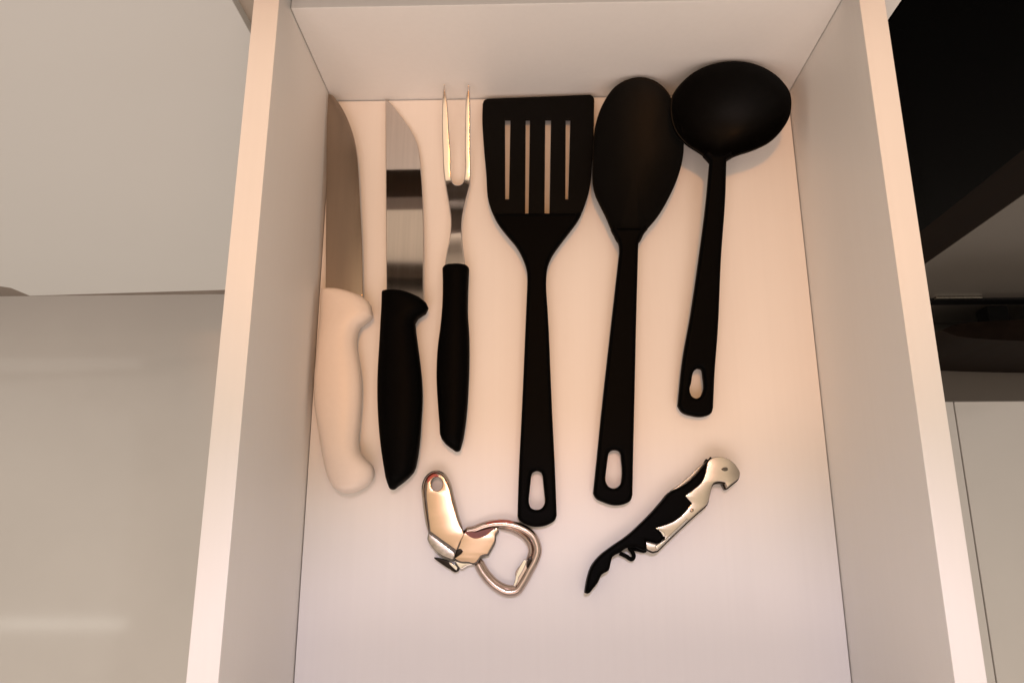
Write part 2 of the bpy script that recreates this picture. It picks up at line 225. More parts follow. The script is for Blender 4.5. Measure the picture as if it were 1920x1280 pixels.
'fork_metal': [[-85.51,-150.93,11.9],[-85.51,-149.27,11.93],[-85.51,-147.6,11.95],[-85.5,-145.94,11.96],[-85.45,-144.27,11.98],[-85.25,-141.41,11.99],[-84.95,-138.55,12.0],[-84.57,-135.69,12.01],[-84.16,-132.82,11.99],[-83.79,-130.69,11.97],[-83.38,-128.56,11.94],[-82.98,-126.43,11.91],[-82.65,-124.27,11.86],[-82.4,-122.09,11.8],[-82.2,-119.89,11.7],[-82.07,-117.57,11.37],[-82.0,-115.24,11.02],[-81.99,-112.87,10.67],[-82.03,-110.48,10.34],[-82.13,-108.1,10.02],[-82.31,-105.72,9.71],[-82.46,-104.35,9.54],[-82.64,-102.99,9.37],[-82.84,-101.62,9.2],[-83.04,-100.25,9.03],[-83.46,-97.68,8.61],[-83.91,-95.09,8.17],[-84.38,-92.5,7.75],[-84.86,-89.92,7.35],[-85.36,-87.16,7.07],[-85.88,-84.41,6.83],[-86.39,-81.66,6.59],[-86.87,-78.9,6.37],[-87.35,-75.99,6.29],[-87.78,-73.19,6.44],[-88.13,-70.56,6.95],[-88.42,-67.98,7.57],[-88.71,-64.13,8.5],[-88.88,-60.28,9.43],[-88.99,-56.42,10.37],[-89.09,-52.56,11.32],[-89.27,-46.81,12.73],[-89.4,-41.05,14.15],[-89.47,-35.3,15.58],[-89.47,-29.56,17.02],[-89.42,-25.7,17.99],[-89.35,-21.86,18.96],[-89.24,-18.01,19.94],[-89.07,-14.17,20.92],[-89.0,-12.53,21.34],[-88.92,-10.9,21.76],[-88.82,-9.27,22.18],[-88.65,-7.65,22.6],[-88.46,-6.37,22.93],[-88.22,-5.1,23.26],[-87.97,-3.83,23.59],[-87.72,-2.56,23.92],[-87.6,-2.55,23.92],[-87.48,-2.55,23.92],[-87.35,-2.56,23.92],[-87.23,-2.57,23.92],[-87.03,-3.65,23.64],[-86.83,-4.73,23.36],[-86.64,-5.82,23.08],[-86.45,-6.9,22.8],[-86.1,-9.3,22.18],[-85.81,-11.72,21.57],[-85.55,-14.13,20.95],[-85.31,-16.55,20.33],[-84.92,-21.71,19.02],[-84.67,-26.89,17.71],[-84.48,-32.07,16.41],[-84.24,-37.25,15.12],[-84.01,-41.1,14.16],[-83.75,-44.95,13.21],[-83.52,-48.8,12.26],[-83.34,-52.65,11.32],[-83.31,-56.51,10.37],[-83.39,-60.37,9.43],[-83.39,-64.22,8.5],[-83.11,-68.06,7.57],[-82.97,-69.57,7.21],[-82.83,-71.1,6.84],[-82.57,-72.62,6.53],[-82.07,-74.1,6.36],[-81.74,-74.81,6.31],[-81.38,-75.54,6.29],[-80.96,-76.21,6.29],[-80.45,-76.75,6.29],[-79.84,-77.14,6.3],[-79.14,-77.43,6.31],[-78.4,-77.61,6.31],[-77.69,-77.68,6.31],[-76.97,-77.63,6.31],[-76.24,-77.47,6.31],[-75.55,-77.2,6.3],[-74.95,-76.82,6.29],[-74.47,-76.3,6.29],[-74.06,-75.64,6.29],[-73.72,-74.93,6.31],[-73.41,-74.23,6.36],[-72.92,-72.76,6.53],[-72.65,-71.25,6.84],[-72.49,-69.72,7.21],[-72.34,-68.21,7.57],[-72.04,-64.39,8.5],[-72.05,-60.54,9.43],[-72.18,-56.68,10.37],[-72.23,-52.82,11.32],[-72.18,-48.98,12.26],[-72.11,-45.13,13.21],[-72.03,-41.29,14.16],[-71.96,-37.45,15.12],[-71.91,-33.61,16.08],[-71.87,-29.77,17.04],[-71.8,-25.93,18.01],[-71.68,-22.1,18.98],[-71.59,-19.24,19.71],[-71.5,-16.38,20.43],[-71.32,-13.54,21.16],[-70.98,-10.71,21.89],[-70.83,-9.83,22.12],[-70.67,-8.95,22.35],[-70.49,-8.07,22.57],[-70.31,-7.19,22.8],[-70.09,-6.21,23.06],[-69.86,-5.23,23.31],[-69.62,-4.26,23.56],[-69.38,-3.28,23.82],[-69.27,-3.27,23.82],[-69.14,-3.27,23.82],[-69.01,-3.28,23.82],[-68.9,-3.29,23.82],[-68.71,-4.27,23.56],[-68.52,-5.26,23.31],[-68.34,-6.24,23.06],[-68.2,-7.23,22.8],[-68.05,-9.05,22.33],[-68.01,-10.87,21.86],[-68.02,-12.7,21.39],[-68.02,-14.54,20.92],[-67.98,-20.27,19.46],[-68.03,-26.02,18.0],[-68.12,-31.76,16.56],[-68.19,-37.51,15.12],[-68.23,-41.35,14.16],[-68.27,-45.2,13.21],[-68.3,-49.04,12.26],[-68.3,-52.88,11.32],[-68.25,-56.73,10.37],[-68.15,-60.58,9.44],[-68.09,-64.43,8.5],[-68.13,-68.27,7.57],[-68.17,-70.33,7.08],[-68.2,-72.41,6.61],[-68.29,-74.58,6.34],[-68.49,-76.83,6.29],[-68.86,-79.1,6.36],[-69.37,-81.4,6.55],[-69.91,-83.69,6.74],[-70.42,-86.0,6.95],[-70.91,-88.58,7.19],[-71.38,-91.19,7.51],[-71.82,-93.86,7.94],[-72.24,-96.52,8.39],[-72.55,-98.53,8.73],[-72.87,-100.54,9.05],[-73.16,-102.5,9.29],[-73.38,-104.48,9.54],[-73.53,-106.39,9.78],[-73.62,-108.32,10.03],[-73.68,-110.25,10.29],[-73.7,-112.18,10.56],[-73.67,-114.89,10.95],[-73.56,-117.6,11.36],[-73.41,-120.29,11.72],[-73.23,-122.85,11.82],[-73.0,-125.4,11.88],[-72.72,-127.94,11.93],[-72.41,-130.46,11.97],[-72.09,-132.97,11.99],[-71.69,-135.85,12.01],[-71.25,-138.72,12.0],[-70.85,-141.58,11.99],[-70.58,-144.43,11.98],[-70.5,-146.1,11.96],[-70.46,-147.77,11.95],[-70.44,-149.44,11.93],[-70.41,-151.1,11.9],[-74.19,-151.06,11.9],[-77.96,-151.01,11.9],[-81.74,-150.97,11.9]],
'turner_blade': [[-59.58,-23.85,7.45],[-59.61,-20.98,7.29],[-59.59,-18.1,7.14],[-59.55,-15.22,6.98],[-59.49,-12.32,6.82],[-59.45,-9.42,6.66],[-59.25,-8.67,6.62],[-59.05,-7.88,6.58],[-58.82,-7.12,6.54],[-58.52,-6.43,6.5],[-58.12,-5.86,6.47],[-57.77,-5.54,6.45],[-57.36,-5.28,6.44],[-56.93,-5.06,6.43],[-56.48,-4.85,6.41],[-56.05,-4.63,6.4],[-47.75,-4.38,6.38],[-39.45,-4.14,6.36],[-31.16,-3.89,6.34],[-22.87,-3.65,6.32],[-14.58,-3.41,6.3],[-6.79,-3.18,6.28],[0.99,-2.96,6.26],[8.77,-2.74,6.24],[16.55,-2.52,6.22],[24.33,-2.3,6.2],[24.8,-2.69,6.22],[25.29,-3.09,6.24],[25.77,-3.5,6.26],[26.2,-3.95,6.29],[26.57,-4.43,6.31],[27.11,-5.77,6.39],[27.26,-7.36,6.47],[27.19,-9.08,6.56],[27.05,-10.83,6.66],[27.0,-12.51,6.75],[26.71,-18.27,7.07],[26.44,-24.0,7.38],[26.16,-29.69,7.7],[25.86,-35.35,8.01],[25.5,-40.97,8.33],[25.17,-45.33,8.57],[24.83,-49.67,8.82],[24.46,-53.98,9.06],[24.08,-58.28,9.31],[23.68,-62.55,9.55],[23.36,-66.21,9.76],[23.06,-69.86,9.97],[22.73,-73.49,10.18],[22.32,-77.09,10.39],[21.75,-80.65,10.6],[21.16,-83.66,10.78],[20.48,-86.65,10.95],[19.73,-89.61,11.13],[18.9,-92.54,11.3],[17.99,-95.42,11.48],[17.49,-96.94,11.57],[16.97,-98.44,11.66],[16.42,-99.93,11.74],[15.85,-101.41,11.83],[15.25,-102.87,11.92],[14.7,-104.1,12.0],[14.12,-105.28,11.97],[13.53,-106.44,11.95],[12.94,-107.6,11.92],[12.36,-108.77,11.89],[0.2,-108.86,11.88],[-11.96,-108.96,11.88],[-24.14,-109.05,11.87],[-36.32,-109.15,11.87],[-48.52,-109.24,11.86],[-49.09,-107.96,11.89],[-49.66,-106.68,11.92],[-50.23,-105.4,11.95],[-50.78,-104.11,11.98],[-51.3,-102.78,11.97],[-51.89,-101.15,11.87],[-52.44,-99.49,11.77],[-52.97,-97.83,11.67],[-53.46,-96.14,11.58],[-53.9,-94.45,11.48],[-54.79,-89.81,11.2],[-55.29,-85.06,10.92],[-55.56,-80.23,10.64],[-55.76,-75.36,10.36],[-56.08,-70.49,10.08],[-56.63,-64.4,9.73],[-57.2,-58.27,9.38],[-57.75,-52.1,9.03],[-58.26,-45.89,8.68],[-58.71,-39.63,8.33],[-58.92,-36.49,8.15],[-59.13,-33.35,7.98],[-59.32,-30.19,7.8],[-59.48,-27.02,7.63]],
'turner_slot0': [[-41.99,-23.66,7.43],[-41.3,-23.67,7.43],[-40.61,-23.69,7.43],[-39.93,-23.7,7.43],[-39.24,-23.71,7.43],[-38.56,-23.72,7.43],[-37.87,-23.73,7.43],[-38.06,-35.49,8.08],[-38.24,-47.11,8.73],[-38.42,-58.59,9.38],[-38.6,-69.93,10.03],[-38.78,-81.14,10.68],[-38.95,-92.22,11.33],[-39.41,-92.21,11.33],[-39.87,-92.2,11.33],[-40.32,-92.2,11.33],[-40.78,-92.19,11.33],[-41.24,-92.18,11.33],[-41.69,-92.18,11.33],[-41.74,-81.1,10.68],[-41.79,-69.88,10.03],[-41.84,-58.54,9.38],[-41.89,-47.05,8.73],[-41.94,-35.43,8.08]],
'turner_slot1': [[-26.06,-23.93,7.43],[-25.52,-23.94,7.43],[-24.98,-23.95,7.43],[-24.43,-23.96,7.43],[-23.89,-23.97,7.43],[-23.35,-23.97,7.43],[-22.81,-23.98,7.43],[-23.1,-38.02,8.2],[-23.39,-51.86,8.98],[-23.67,-65.5,9.76],[-23.95,-78.95,10.54],[-24.23,-92.21,11.32],[-24.5,-105.22,11.96],[-24.91,-105.21,11.96],[-25.33,-105.21,11.96],[-25.74,-105.2,11.96],[-26.15,-105.2,11.96],[-26.57,-105.19,11.96],[-26.98,-105.19,11.96],[-26.83,-92.17,11.32],[-26.68,-78.91,10.54],[-26.53,-65.46,9.76],[-26.38,-51.82,8.98],[-26.22,-37.97,8.2]],
'turner_slot2': [[-10.98,-24.18,7.43],[-10.25,-24.19,7.43],[-9.53,-24.21,7.43],[-8.8,-24.22,7.43],[-8.07,-24.23,7.43],[-7.35,-24.24,7.43],[-6.62,-24.25,7.43],[-7.04,-38.28,8.2],[-7.45,-52.11,8.98],[-7.86,-65.74,9.76],[-8.26,-79.17,10.54],[-8.66,-92.42,11.32],[-9.05,-105.42,11.96],[-9.66,-105.41,11.96],[-10.26,-105.41,11.96],[-10.87,-105.4,11.96],[-11.48,-105.39,11.96],[-12.09,-105.38,11.96],[-12.7,-105.37,11.96],[-12.43,-92.37,11.32],[-12.14,-79.12,10.54],[-11.86,-65.68,9.76],[-11.57,-52.04,8.98],[-11.27,-38.21,8.2]],
'turner_slot3': [[4.74,-24.44,7.43],[5.33,-24.45,7.43],[5.92,-24.46,7.43],[6.51,-24.47,7.43],[7.09,-24.48,7.43],[7.68,-24.49,7.43],[8.27,-24.5,7.43],[7.73,-36.23,8.08],[7.19,-47.82,8.73],[6.67,-59.27,9.38],[6.14,-70.59,10.03],[5.63,-81.77,10.68],[5.12,-92.82,11.33],[4.75,-92.81,11.33],[4.38,-92.81,11.33],[4.01,-92.8,11.33],[3.64,-92.8,11.33],[3.27,-92.79,11.33],[2.9,-92.79,11.33],[3.2,-81.73,10.68],[3.5,-70.55,10.03],[3.81,-59.23,9.38],[4.12,-47.77,8.73],[4.43,-36.18,8.08]],
'turner_handle': [[14.4,-105.01,11.98],[14.08,-105.68,11.96],[13.75,-106.36,11.95],[13.43,-107.03,11.93],[13.1,-107.69,11.92],[12.76,-108.35,11.9],[11.43,-110.63,11.85],[9.96,-112.81,11.79],[8.41,-114.93,11.74],[6.84,-117.02,11.69],[5.29,-119.12,11.64],[3.8,-121.16,11.59],[2.28,-123.17,11.54],[0.76,-125.17,11.49],[-0.73,-127.18,11.44],[-2.19,-129.22,11.39],[-3.46,-131.01,11.35],[-4.74,-132.8,11.31],[-5.98,-134.6,11.26],[-7.14,-136.45,11.22],[-8.16,-138.36,11.17],[-8.91,-139.99,11.13],[-9.6,-141.66,11.09],[-10.21,-143.36,11.05],[-10.75,-145.08,11.0],[-11.18,-146.81,10.96],[-11.46,-148.31,10.92],[-11.65,-149.82,10.88],[-11.79,-151.34,10.84],[-11.91,-152.86,10.8],[-12.02,-154.38,10.76],[-12.24,-159.48,10.62],[-12.17,-164.58,10.49],[-11.92,-169.66,10.35],[-11.61,-174.72,10.21],[-11.36,-179.75,10.08],[-11.26,-182.44,10.01],[-11.14,-185.11,9.93],[-11.02,-187.79,9.86],[-10.9,-190.45,9.79],[-10.79,-193.11,9.71],[-10.48,-205.55,9.37],[-10.18,-217.86,9.03],[-9.88,-230.03,8.68],[-9.56,-242.08,8.34],[-9.2,-254.0,8.0],[-8.99,-260.36,7.81],[-8.76,-266.68,7.63],[-8.53,-272.97,7.44],[-8.31,-279.22,7.26],[-8.11,-285.44,7.08],[-7.91,-292.6,6.86],[-7.74,-299.71,6.65],[-7.58,-306.78,6.44],[-7.43,-313.81,6.22],[-7.27,-320.79,6.01],[-7.46,-321.39,5.99],[-7.65,-322.01,5.97],[-7.85,-322.61,5.95],[-8.09,-323.19,5.93],[-8.39,-323.72,5.92],[-9.05,-324.5,5.89],[-9.88,-325.17,5.87],[-10.81,-325.75,5.86],[-11.79,-326.27,5.84],[-12.76,-326.74,5.82],[-14.26,-327.35,5.81],[-15.85,-327.81,5.8],[-17.49,-328.13,5.8],[-19.13,-328.31,5.8],[-20.75,-328.35,5.8],[-22.25,-328.25,5.8],[-23.75,-328.04,5.8],[-25.25,-327.7,5.8],[-26.71,-327.25,5.81],[-28.11,-326.69,5.82],[-29.05,-326.27,5.84],[-30.01,-325.82,5.85],[-30.93,-325.31,5.87],[-31.76,-324.71,5.89],[-32.43,-324.0,5.91],[-32.74,-323.5,5.92],[-33.0,-322.95,5.94],[-33.22,-322.37,5.96],[-33.42,-321.78,5.98],[-33.63,-321.2,5.99],[-33.43,-315.31,6.17],[-33.23,-309.39,6.35],[-33.02,-303.44,6.53],[-32.8,-297.46,6.71],[-32.55,-291.44,6.89],[-32.19,-284.03,7.11],[-31.78,-276.56,7.34],[-31.34,-269.05,7.56],[-30.9,-261.48,7.78],[-30.48,-253.87,8.0],[-29.86,-241.94,8.34],[-29.26,-229.89,8.68],[-28.66,-217.71,9.03],[-28.07,-205.4,9.37],[-27.47,-192.96,9.71],[-27.13,-185.91,9.91],[-26.79,-178.81,10.1],[-26.45,-171.67,10.29],[-26.1,-164.49,10.49],[-25.76,-157.26,10.68],[-25.77,-155.56,10.72],[-25.78,-153.85,10.77],[-25.81,-152.14,10.81],[-25.89,-150.45,10.86],[-26.08,-148.76,10.9],[-26.48,-146.59,10.96],[-27.03,-144.43,11.02],[-27.69,-142.3,11.07],[-28.44,-140.19,11.12],[-29.26,-138.12,11.17],[-30.02,-136.37,11.21],[-30.84,-134.64,11.25],[-31.73,-132.94,11.3],[-32.67,-131.27,11.34],[-33.66,-129.63,11.38],[-34.87,-127.85,11.42],[-36.19,-126.14,11.46],[-37.56,-124.46,11.5],[-38.94,-122.78,11.54],[-40.27,-121.06,11.58],[-41.79,-119.05,11.63],[-43.31,-117.03,11.68],[-44.81,-115.0,11.72],[-46.23,-112.9,11.77],[-47.54,-110.73,11.82],[-48.17,-109.53,11.85],[-48.77,-108.3,11.88],[-49.35,-107.07,11.91],[-49.92,-105.82,11.94],[-50.5,-104.59,11.97],[-37.49,-104.67,11.97],[-24.5,-104.76,11.97],[-11.51,-104.84,11.98],[1.45,-104.93,11.98]],
'turner_hole': [[-24.16,-294.77,6.8],[-24.02,-294.35,6.81],[-23.88,-293.92,6.82],[-23.74,-293.51,6.83],[-23.56,-293.11,6.84],[-23.33,-292.77,6.86],[-22.91,-292.37,6.87],[-22.4,-292.03,6.88],[-21.83,-291.75,6.89],[-21.23,-291.55,6.89],[-20.66,-291.45,6.9],[-20.0,-291.45,6.9],[-19.29,-291.55,6.89],[-18.6,-291.77,6.89],[-17.97,-292.07,6.88],[-17.46,-292.46,6.87],[-17.16,-292.84,6.85],[-16.93,-293.3,6.84],[-16.74,-293.8,6.83],[-16.57,-294.31,6.81],[-16.39,-294.8,6.8],[-16.13,-297.76,6.71],[-15.88,-300.72,6.62],[-15.62,-303.67,6.53],[-15.37,-306.61,6.44],[-15.11,-309.54,6.35],[-15.11,-310.23,6.33],[-15.09,-310.93,6.31],[-15.09,-311.63,6.29],[-15.14,-312.3,6.27],[-15.28,-312.95,6.25],[-15.55,-313.68,6.22],[-15.91,-314.41,6.2],[-16.36,-315.11,6.18],[-16.87,-315.72,6.16],[-17.45,-316.21,6.15],[-18.06,-316.56,6.14],[-18.74,-316.84,6.13],[-19.47,-317.04,6.12],[-20.21,-317.15,6.12],[-20.92,-317.18,6.12],[-21.64,-317.11,6.12],[-22.39,-316.96,6.12],[-23.12,-316.71,6.13],[-23.78,-316.39,6.14],[-24.34,-315.99,6.15],[-24.85,-315.42,6.17],[-25.24,-314.7,6.19],[-25.55,-313.9,6.22],[-25.77,-313.07,6.24],[-25.92,-312.26,6.27],[-25.98,-311.72,6.28],[-25.98,-311.17,6.3],[-25.96,-310.62,6.32],[-25.93,-310.06,6.33],[-25.9,-309.5,6.35],[-25.55,-306.57,6.44],[-25.21,-303.63,6.53],[-24.86,-300.68,6.62],[-24.51,-297.73,6.71]],
'spoon_bowl': [[60.37,-2.59,29.5],[63.24,-2.96,29.46],[66.13,-3.7,29.37],[68.91,-4.78,29.23],[71.5,-6.13,29.06],[73.64,-7.61,28.87],[75.66,-9.35,28.65],[77.53,-11.28,28.4],[79.2,-13.34,28.13],[80.64,-15.56,27.84],[81.87,-17.96,27.52],[82.97,-20.45,27.2],[84.03,-22.94,26.87],[85.29,-25.98,26.47],[86.44,-29.07,26.06],[87.47,-32.2,25.64],[88.35,-35.36,25.22],[89.13,-38.77,24.77],[89.77,-42.22,24.31],[90.23,-45.7,23.84],[90.52,-49.18,23.37],[90.62,-52.22,22.96],[90.58,-55.28,22.55],[90.41,-58.33,22.14],[90.11,-61.36,21.73],[89.46,-65.45,21.17],[88.54,-69.51,20.65],[87.42,-73.54,20.13],[86.16,-77.49,19.63],[84.39,-82.26,19.02],[82.35,-86.93,18.42],[80.12,-91.5,17.83],[77.76,-95.98,17.26],[75.86,-99.41,16.81],[73.88,-102.8,16.37],[71.8,-106.11,15.95],[69.59,-109.32,15.53],[67.18,-112.32,15.14],[64.59,-115.18,14.76],[62.03,-118.05,14.39],[59.69,-121.09,13.99],[58.55,-123.14,13.72],[57.55,-125.34,13.43],[56.45,-127.37,13.17],[54.99,-128.93,12.98],[53.37,-129.85,12.93],[51.52,-130.5,12.89],[49.58,-130.88,12.87],[47.7,-130.99,12.86],[45.9,-130.84,12.87],[44.06,-130.43,12.89],[42.32,-129.78,12.93],[40.82,-128.88,12.98],[39.33,-127.25,13.16],[38.23,-125.13,13.43],[37.3,-122.79,13.73],[36.37,-120.52,14.03],[35.18,-117.78,14.38],[34.09,-114.98,14.74],[33.04,-112.16,15.1],[31.96,-109.35,15.46],[29.67,-104.24,16.11],[27.2,-99.16,16.76],[24.98,-94.01,17.42],[23.42,-88.69,18.09],[22.78,-83.76,18.72],[22.64,-78.69,19.36],[22.76,-73.56,20.01],[22.91,-68.45,20.66],[23.0,-65.02,21.09],[23.12,-61.6,21.56],[23.3,-58.18,22.02],[23.57,-54.76,22.48],[23.94,-50.65,23.03],[24.39,-46.54,23.59],[25.0,-42.45,24.13],[25.85,-38.43,24.67],[27.12,-33.88,25.28],[28.66,-29.37,25.89],[30.5,-24.99,26.47],[32.66,-20.81,27.03],[34.42,-17.82,27.43],[36.34,-14.88,27.82],[38.46,-12.14,28.19],[40.84,-9.74,28.51],[43.02,-8.04,28.74],[45.37,-6.53,28.95],[47.85,-5.24,29.12],[50.39,-4.21,29.26],[52.82,-3.46,29.37],[55.33,-2.92,29.45],[57.87,-2.61,29.49]],
'spoon_handle': [[61.97,-118.46,14.33],[61.51,-118.99,14.27],[61.04,-119.5,14.2],[60.58,-120.02,14.13],[60.13,-120.55,14.06],[59.69,-121.09,13.99],[58.57,-122.54,13.8],[57.49,-124.05,13.6],[56.51,-125.62,13.4],[55.7,-127.24,13.18],[55.11,-128.93,12.98],[54.89,-129.98,12.92],[54.76,-131.05,12.86],[54.68,-132.14,12.8],[54.61,-133.23,12.73],[54.52,-134.31,12.67],[53.77,-146.36,11.97],[53.01,-158.33,11.37],[52.22,-170.27,10.96],[51.46,-182.09,10.56],[50.71,-193.79,10.16],[49.95,-206.15,9.73],[49.22,-218.38,9.3],[48.5,-230.49,8.87],[47.78,-242.48,8.44],[47.06,-254.35,8.01],[46.74,-259.41,7.83],[46.42,-264.44,7.64],[46.1,-269.46,7.46],[45.78,-274.46,7.28],[45.48,-279.43,7.09],[45.15,-285.13,6.88],[44.83,-290.81,6.67],[44.52,-296.46,6.46],[44.21,-302.08,6.24],[43.9,-307.67,6.03],[43.65,-308.42,6.0],[43.41,-309.18,5.97],[43.14,-309.93,5.94],[42.82,-310.64,5.92],[42.4,-311.26,5.89],[41.71,-311.93,5.87],[40.87,-312.49,5.85],[39.94,-312.96,5.83],[38.97,-313.36,5.81],[38.02,-313.7,5.8],[36.82,-314.04,5.8],[35.59,-314.26,5.8],[34.32,-314.38,5.8],[33.06,-314.42,5.8],[31.83,-314.39,5.8],[30.33,-314.22,5.8],[28.84,-313.91,5.8],[27.36,-313.49,5.81],[25.91,-312.99,5.83],[24.5,-312.43,5.85],[23.32,-311.96,5.86],[22.12,-311.47,5.88],[20.96,-310.92,5.9],[19.91,-310.25,5.93],[19.06,-309.41,5.96],[18.68,-308.87,5.98],[18.35,-308.26,6.0],[18.05,-307.63,6.03],[17.79,-306.98,6.05],[17.56,-306.34,6.08],[17.95,-303.41,6.19],[18.35,-300.48,6.3],[18.75,-297.55,6.41],[19.15,-294.6,6.52],[19.54,-291.65,6.63],[20.51,-284.26,6.91],[21.46,-276.81,7.18],[22.4,-269.33,7.46],[23.36,-261.79,7.74],[24.35,-254.21,8.01],[25.95,-242.33,8.44],[27.61,-230.33,8.87],[29.31,-218.22,9.3],[31.04,-205.99,9.73],[32.78,-193.63,10.16],[34.4,-182.22,10.55],[36.03,-170.71,10.94],[37.69,-159.08,11.34],[39.34,-147.41,11.9],[40.99,-135.68,12.58],[40.99,-134.46,12.65],[41.01,-133.23,12.72],[41.01,-132.01,12.8],[40.95,-130.8,12.87],[40.79,-129.61,12.93],[40.26,-127.77,13.09],[39.44,-126.03,13.32],[38.46,-124.34,13.53],[37.46,-122.64,13.75],[36.55,-120.92,13.97],[36.29,-120.36,14.05],[36.03,-119.81,14.12],[35.78,-119.25,14.19],[35.52,-118.69,14.26],[35.26,-118.13,14.33],[40.61,-118.2,14.33],[45.95,-118.26,14.33],[51.29,-118.33,14.33],[56.63,-118.4,14.33]],
'spoon_hole': [[28.55,-280.11,7.06],[28.9,-279.67,7.08],[29.25,-279.22,7.1],[29.63,-278.78,7.11],[30.04,-278.4,7.13],[30.49,-278.1,7.14],[30.93,-277.89,7.15],[31.42,-277.73,7.15],[31.92,-277.62,7.16],[32.43,-277.56,7.16],[32.92,-277.54,7.16],[33.55,-277.57,7.16],[34.2,-277.67,7.15],[34.83,-277.84,7.15],[35.41,-278.09,7.14],[35.89,-278.43,7.13],[36.21,-278.79,7.11],[36.46,-279.24,7.1],[36.68,-279.73,7.08],[36.87,-280.23,7.06],[37.06,-280.72,7.04],[37.18,-283.84,6.93],[37.41,-286.97,6.81],[37.58,-290.08,6.69],[37.54,-293.16,6.58],[37.15,-296.2,6.46],[36.99,-297.15,6.43],[36.83,-298.13,6.39],[36.64,-299.09,6.35],[36.35,-299.98,6.32],[35.91,-300.76,6.29],[35.24,-301.49,6.26],[34.4,-302.17,6.24],[33.46,-302.73,6.22],[32.49,-303.12,6.2],[31.55,-303.28,6.2],[30.8,-303.22,6.2],[30.0,-303.03,6.2],[29.22,-302.72,6.22],[28.49,-302.32,6.23],[27.88,-301.85,6.25],[27.38,-301.3,6.27],[26.95,-300.65,6.29],[26.59,-299.94,6.32],[26.32,-299.19,6.35],[26.12,-298.44,6.38],[26.04,-297.88,6.4],[26.02,-297.31,6.42],[26.03,-296.72,6.44],[26.06,-296.14,6.46],[26.08,-295.56,6.49],[26.57,-292.48,6.6],[27.07,-289.4,6.72],[27.56,-286.31,6.83],[28.05,-283.21,6.95]],
'ladle_bowl': [[123.42,-2.56,46.95],[126.4,-2.61,46.95],[129.39,-2.81,46.91],[132.36,-3.17,46.82],[135.29,-3.7,46.68],[138.95,-4.63,46.44],[142.58,-5.83,46.12],[146.09,-7.29,45.72],[149.42,-9.02,45.24],[152.18,-10.73,44.77],[154.85,-12.65,44.23],[157.35,-14.75,43.64],[159.6,-17.05,43.0],[161.32,-19.08,42.43],[162.93,-21.24,41.82],[164.3,-23.51,41.18],[165.32,-25.88,40.51],[165.85,-27.95,39.91],[166.15,-30.12,39.3],[166.25,-32.31,38.67],[166.18,-34.48,38.05],[165.99,-36.34,37.52],[165.67,-38.21,36.99],[165.19,-40.1,36.54],[164.58,-41.93,36.11],[163.55,-44.21,35.57],[162.29,-46.41,35.05],[160.86,-48.52,34.55],[159.34,-50.55,34.07],[157.3,-52.99,33.48],[155.06,-55.31,32.93],[152.66,-57.45,32.42],[150.13,-59.36,31.96],[147.42,-61.01,31.56],[144.53,-62.42,31.22],[141.55,-63.67,30.91],[138.56,-64.85,30.63],[135.43,-65.94,30.36],[132.23,-66.86,30.13],[129.02,-67.77,29.91],[125.87,-68.82,29.65],[124.03,-69.57,29.47],[122.22,-70.38,29.27],[120.4,-71.17,29.08],[118.53,-71.86,28.93],[117.1,-72.35,28.84],[115.64,-72.84,28.75],[114.18,-73.2,28.68],[112.74,-73.32,28.65],[111.19,-73.11,28.68],[109.65,-72.63,28.77],[108.13,-71.98,28.88],[106.66,-71.29,29.0],[104.67,-70.19,29.25],[102.78,-68.88,29.55],[100.93,-67.49,29.87],[99.06,-66.14,30.18],[96.63,-64.58,30.54],[94.16,-63.06,30.89],[91.76,-61.46,31.25],[89.55,-59.66,31.67],[87.49,-57.58,32.14],[85.56,-55.33,32.67],[83.83,-52.93,33.22],[82.38,-50.43,33.8],[81.09,-47.46,34.49],[80.13,-44.3,35.22],[79.46,-41.06,35.98],[79.09,-37.82,36.73],[78.93,-34.7,37.56],[79.01,-31.55,38.46],[79.44,-28.47,39.34],[80.32,-25.59,40.16],[81.54,-23.29,40.82],[83.12,-21.11,41.45],[84.92,-19.05,42.04],[86.79,-17.08,42.61],[88.85,-15.08,43.19],[91.05,-13.19,43.74],[93.37,-11.44,44.25],[95.78,-9.86,44.72],[99.09,-8.05,45.25],[102.59,-6.52,45.7],[106.22,-5.25,46.09],[109.89,-4.22,46.4],[113.21,-3.5,46.62],[116.59,-2.99,46.79],[120.01,-2.67,46.9]],
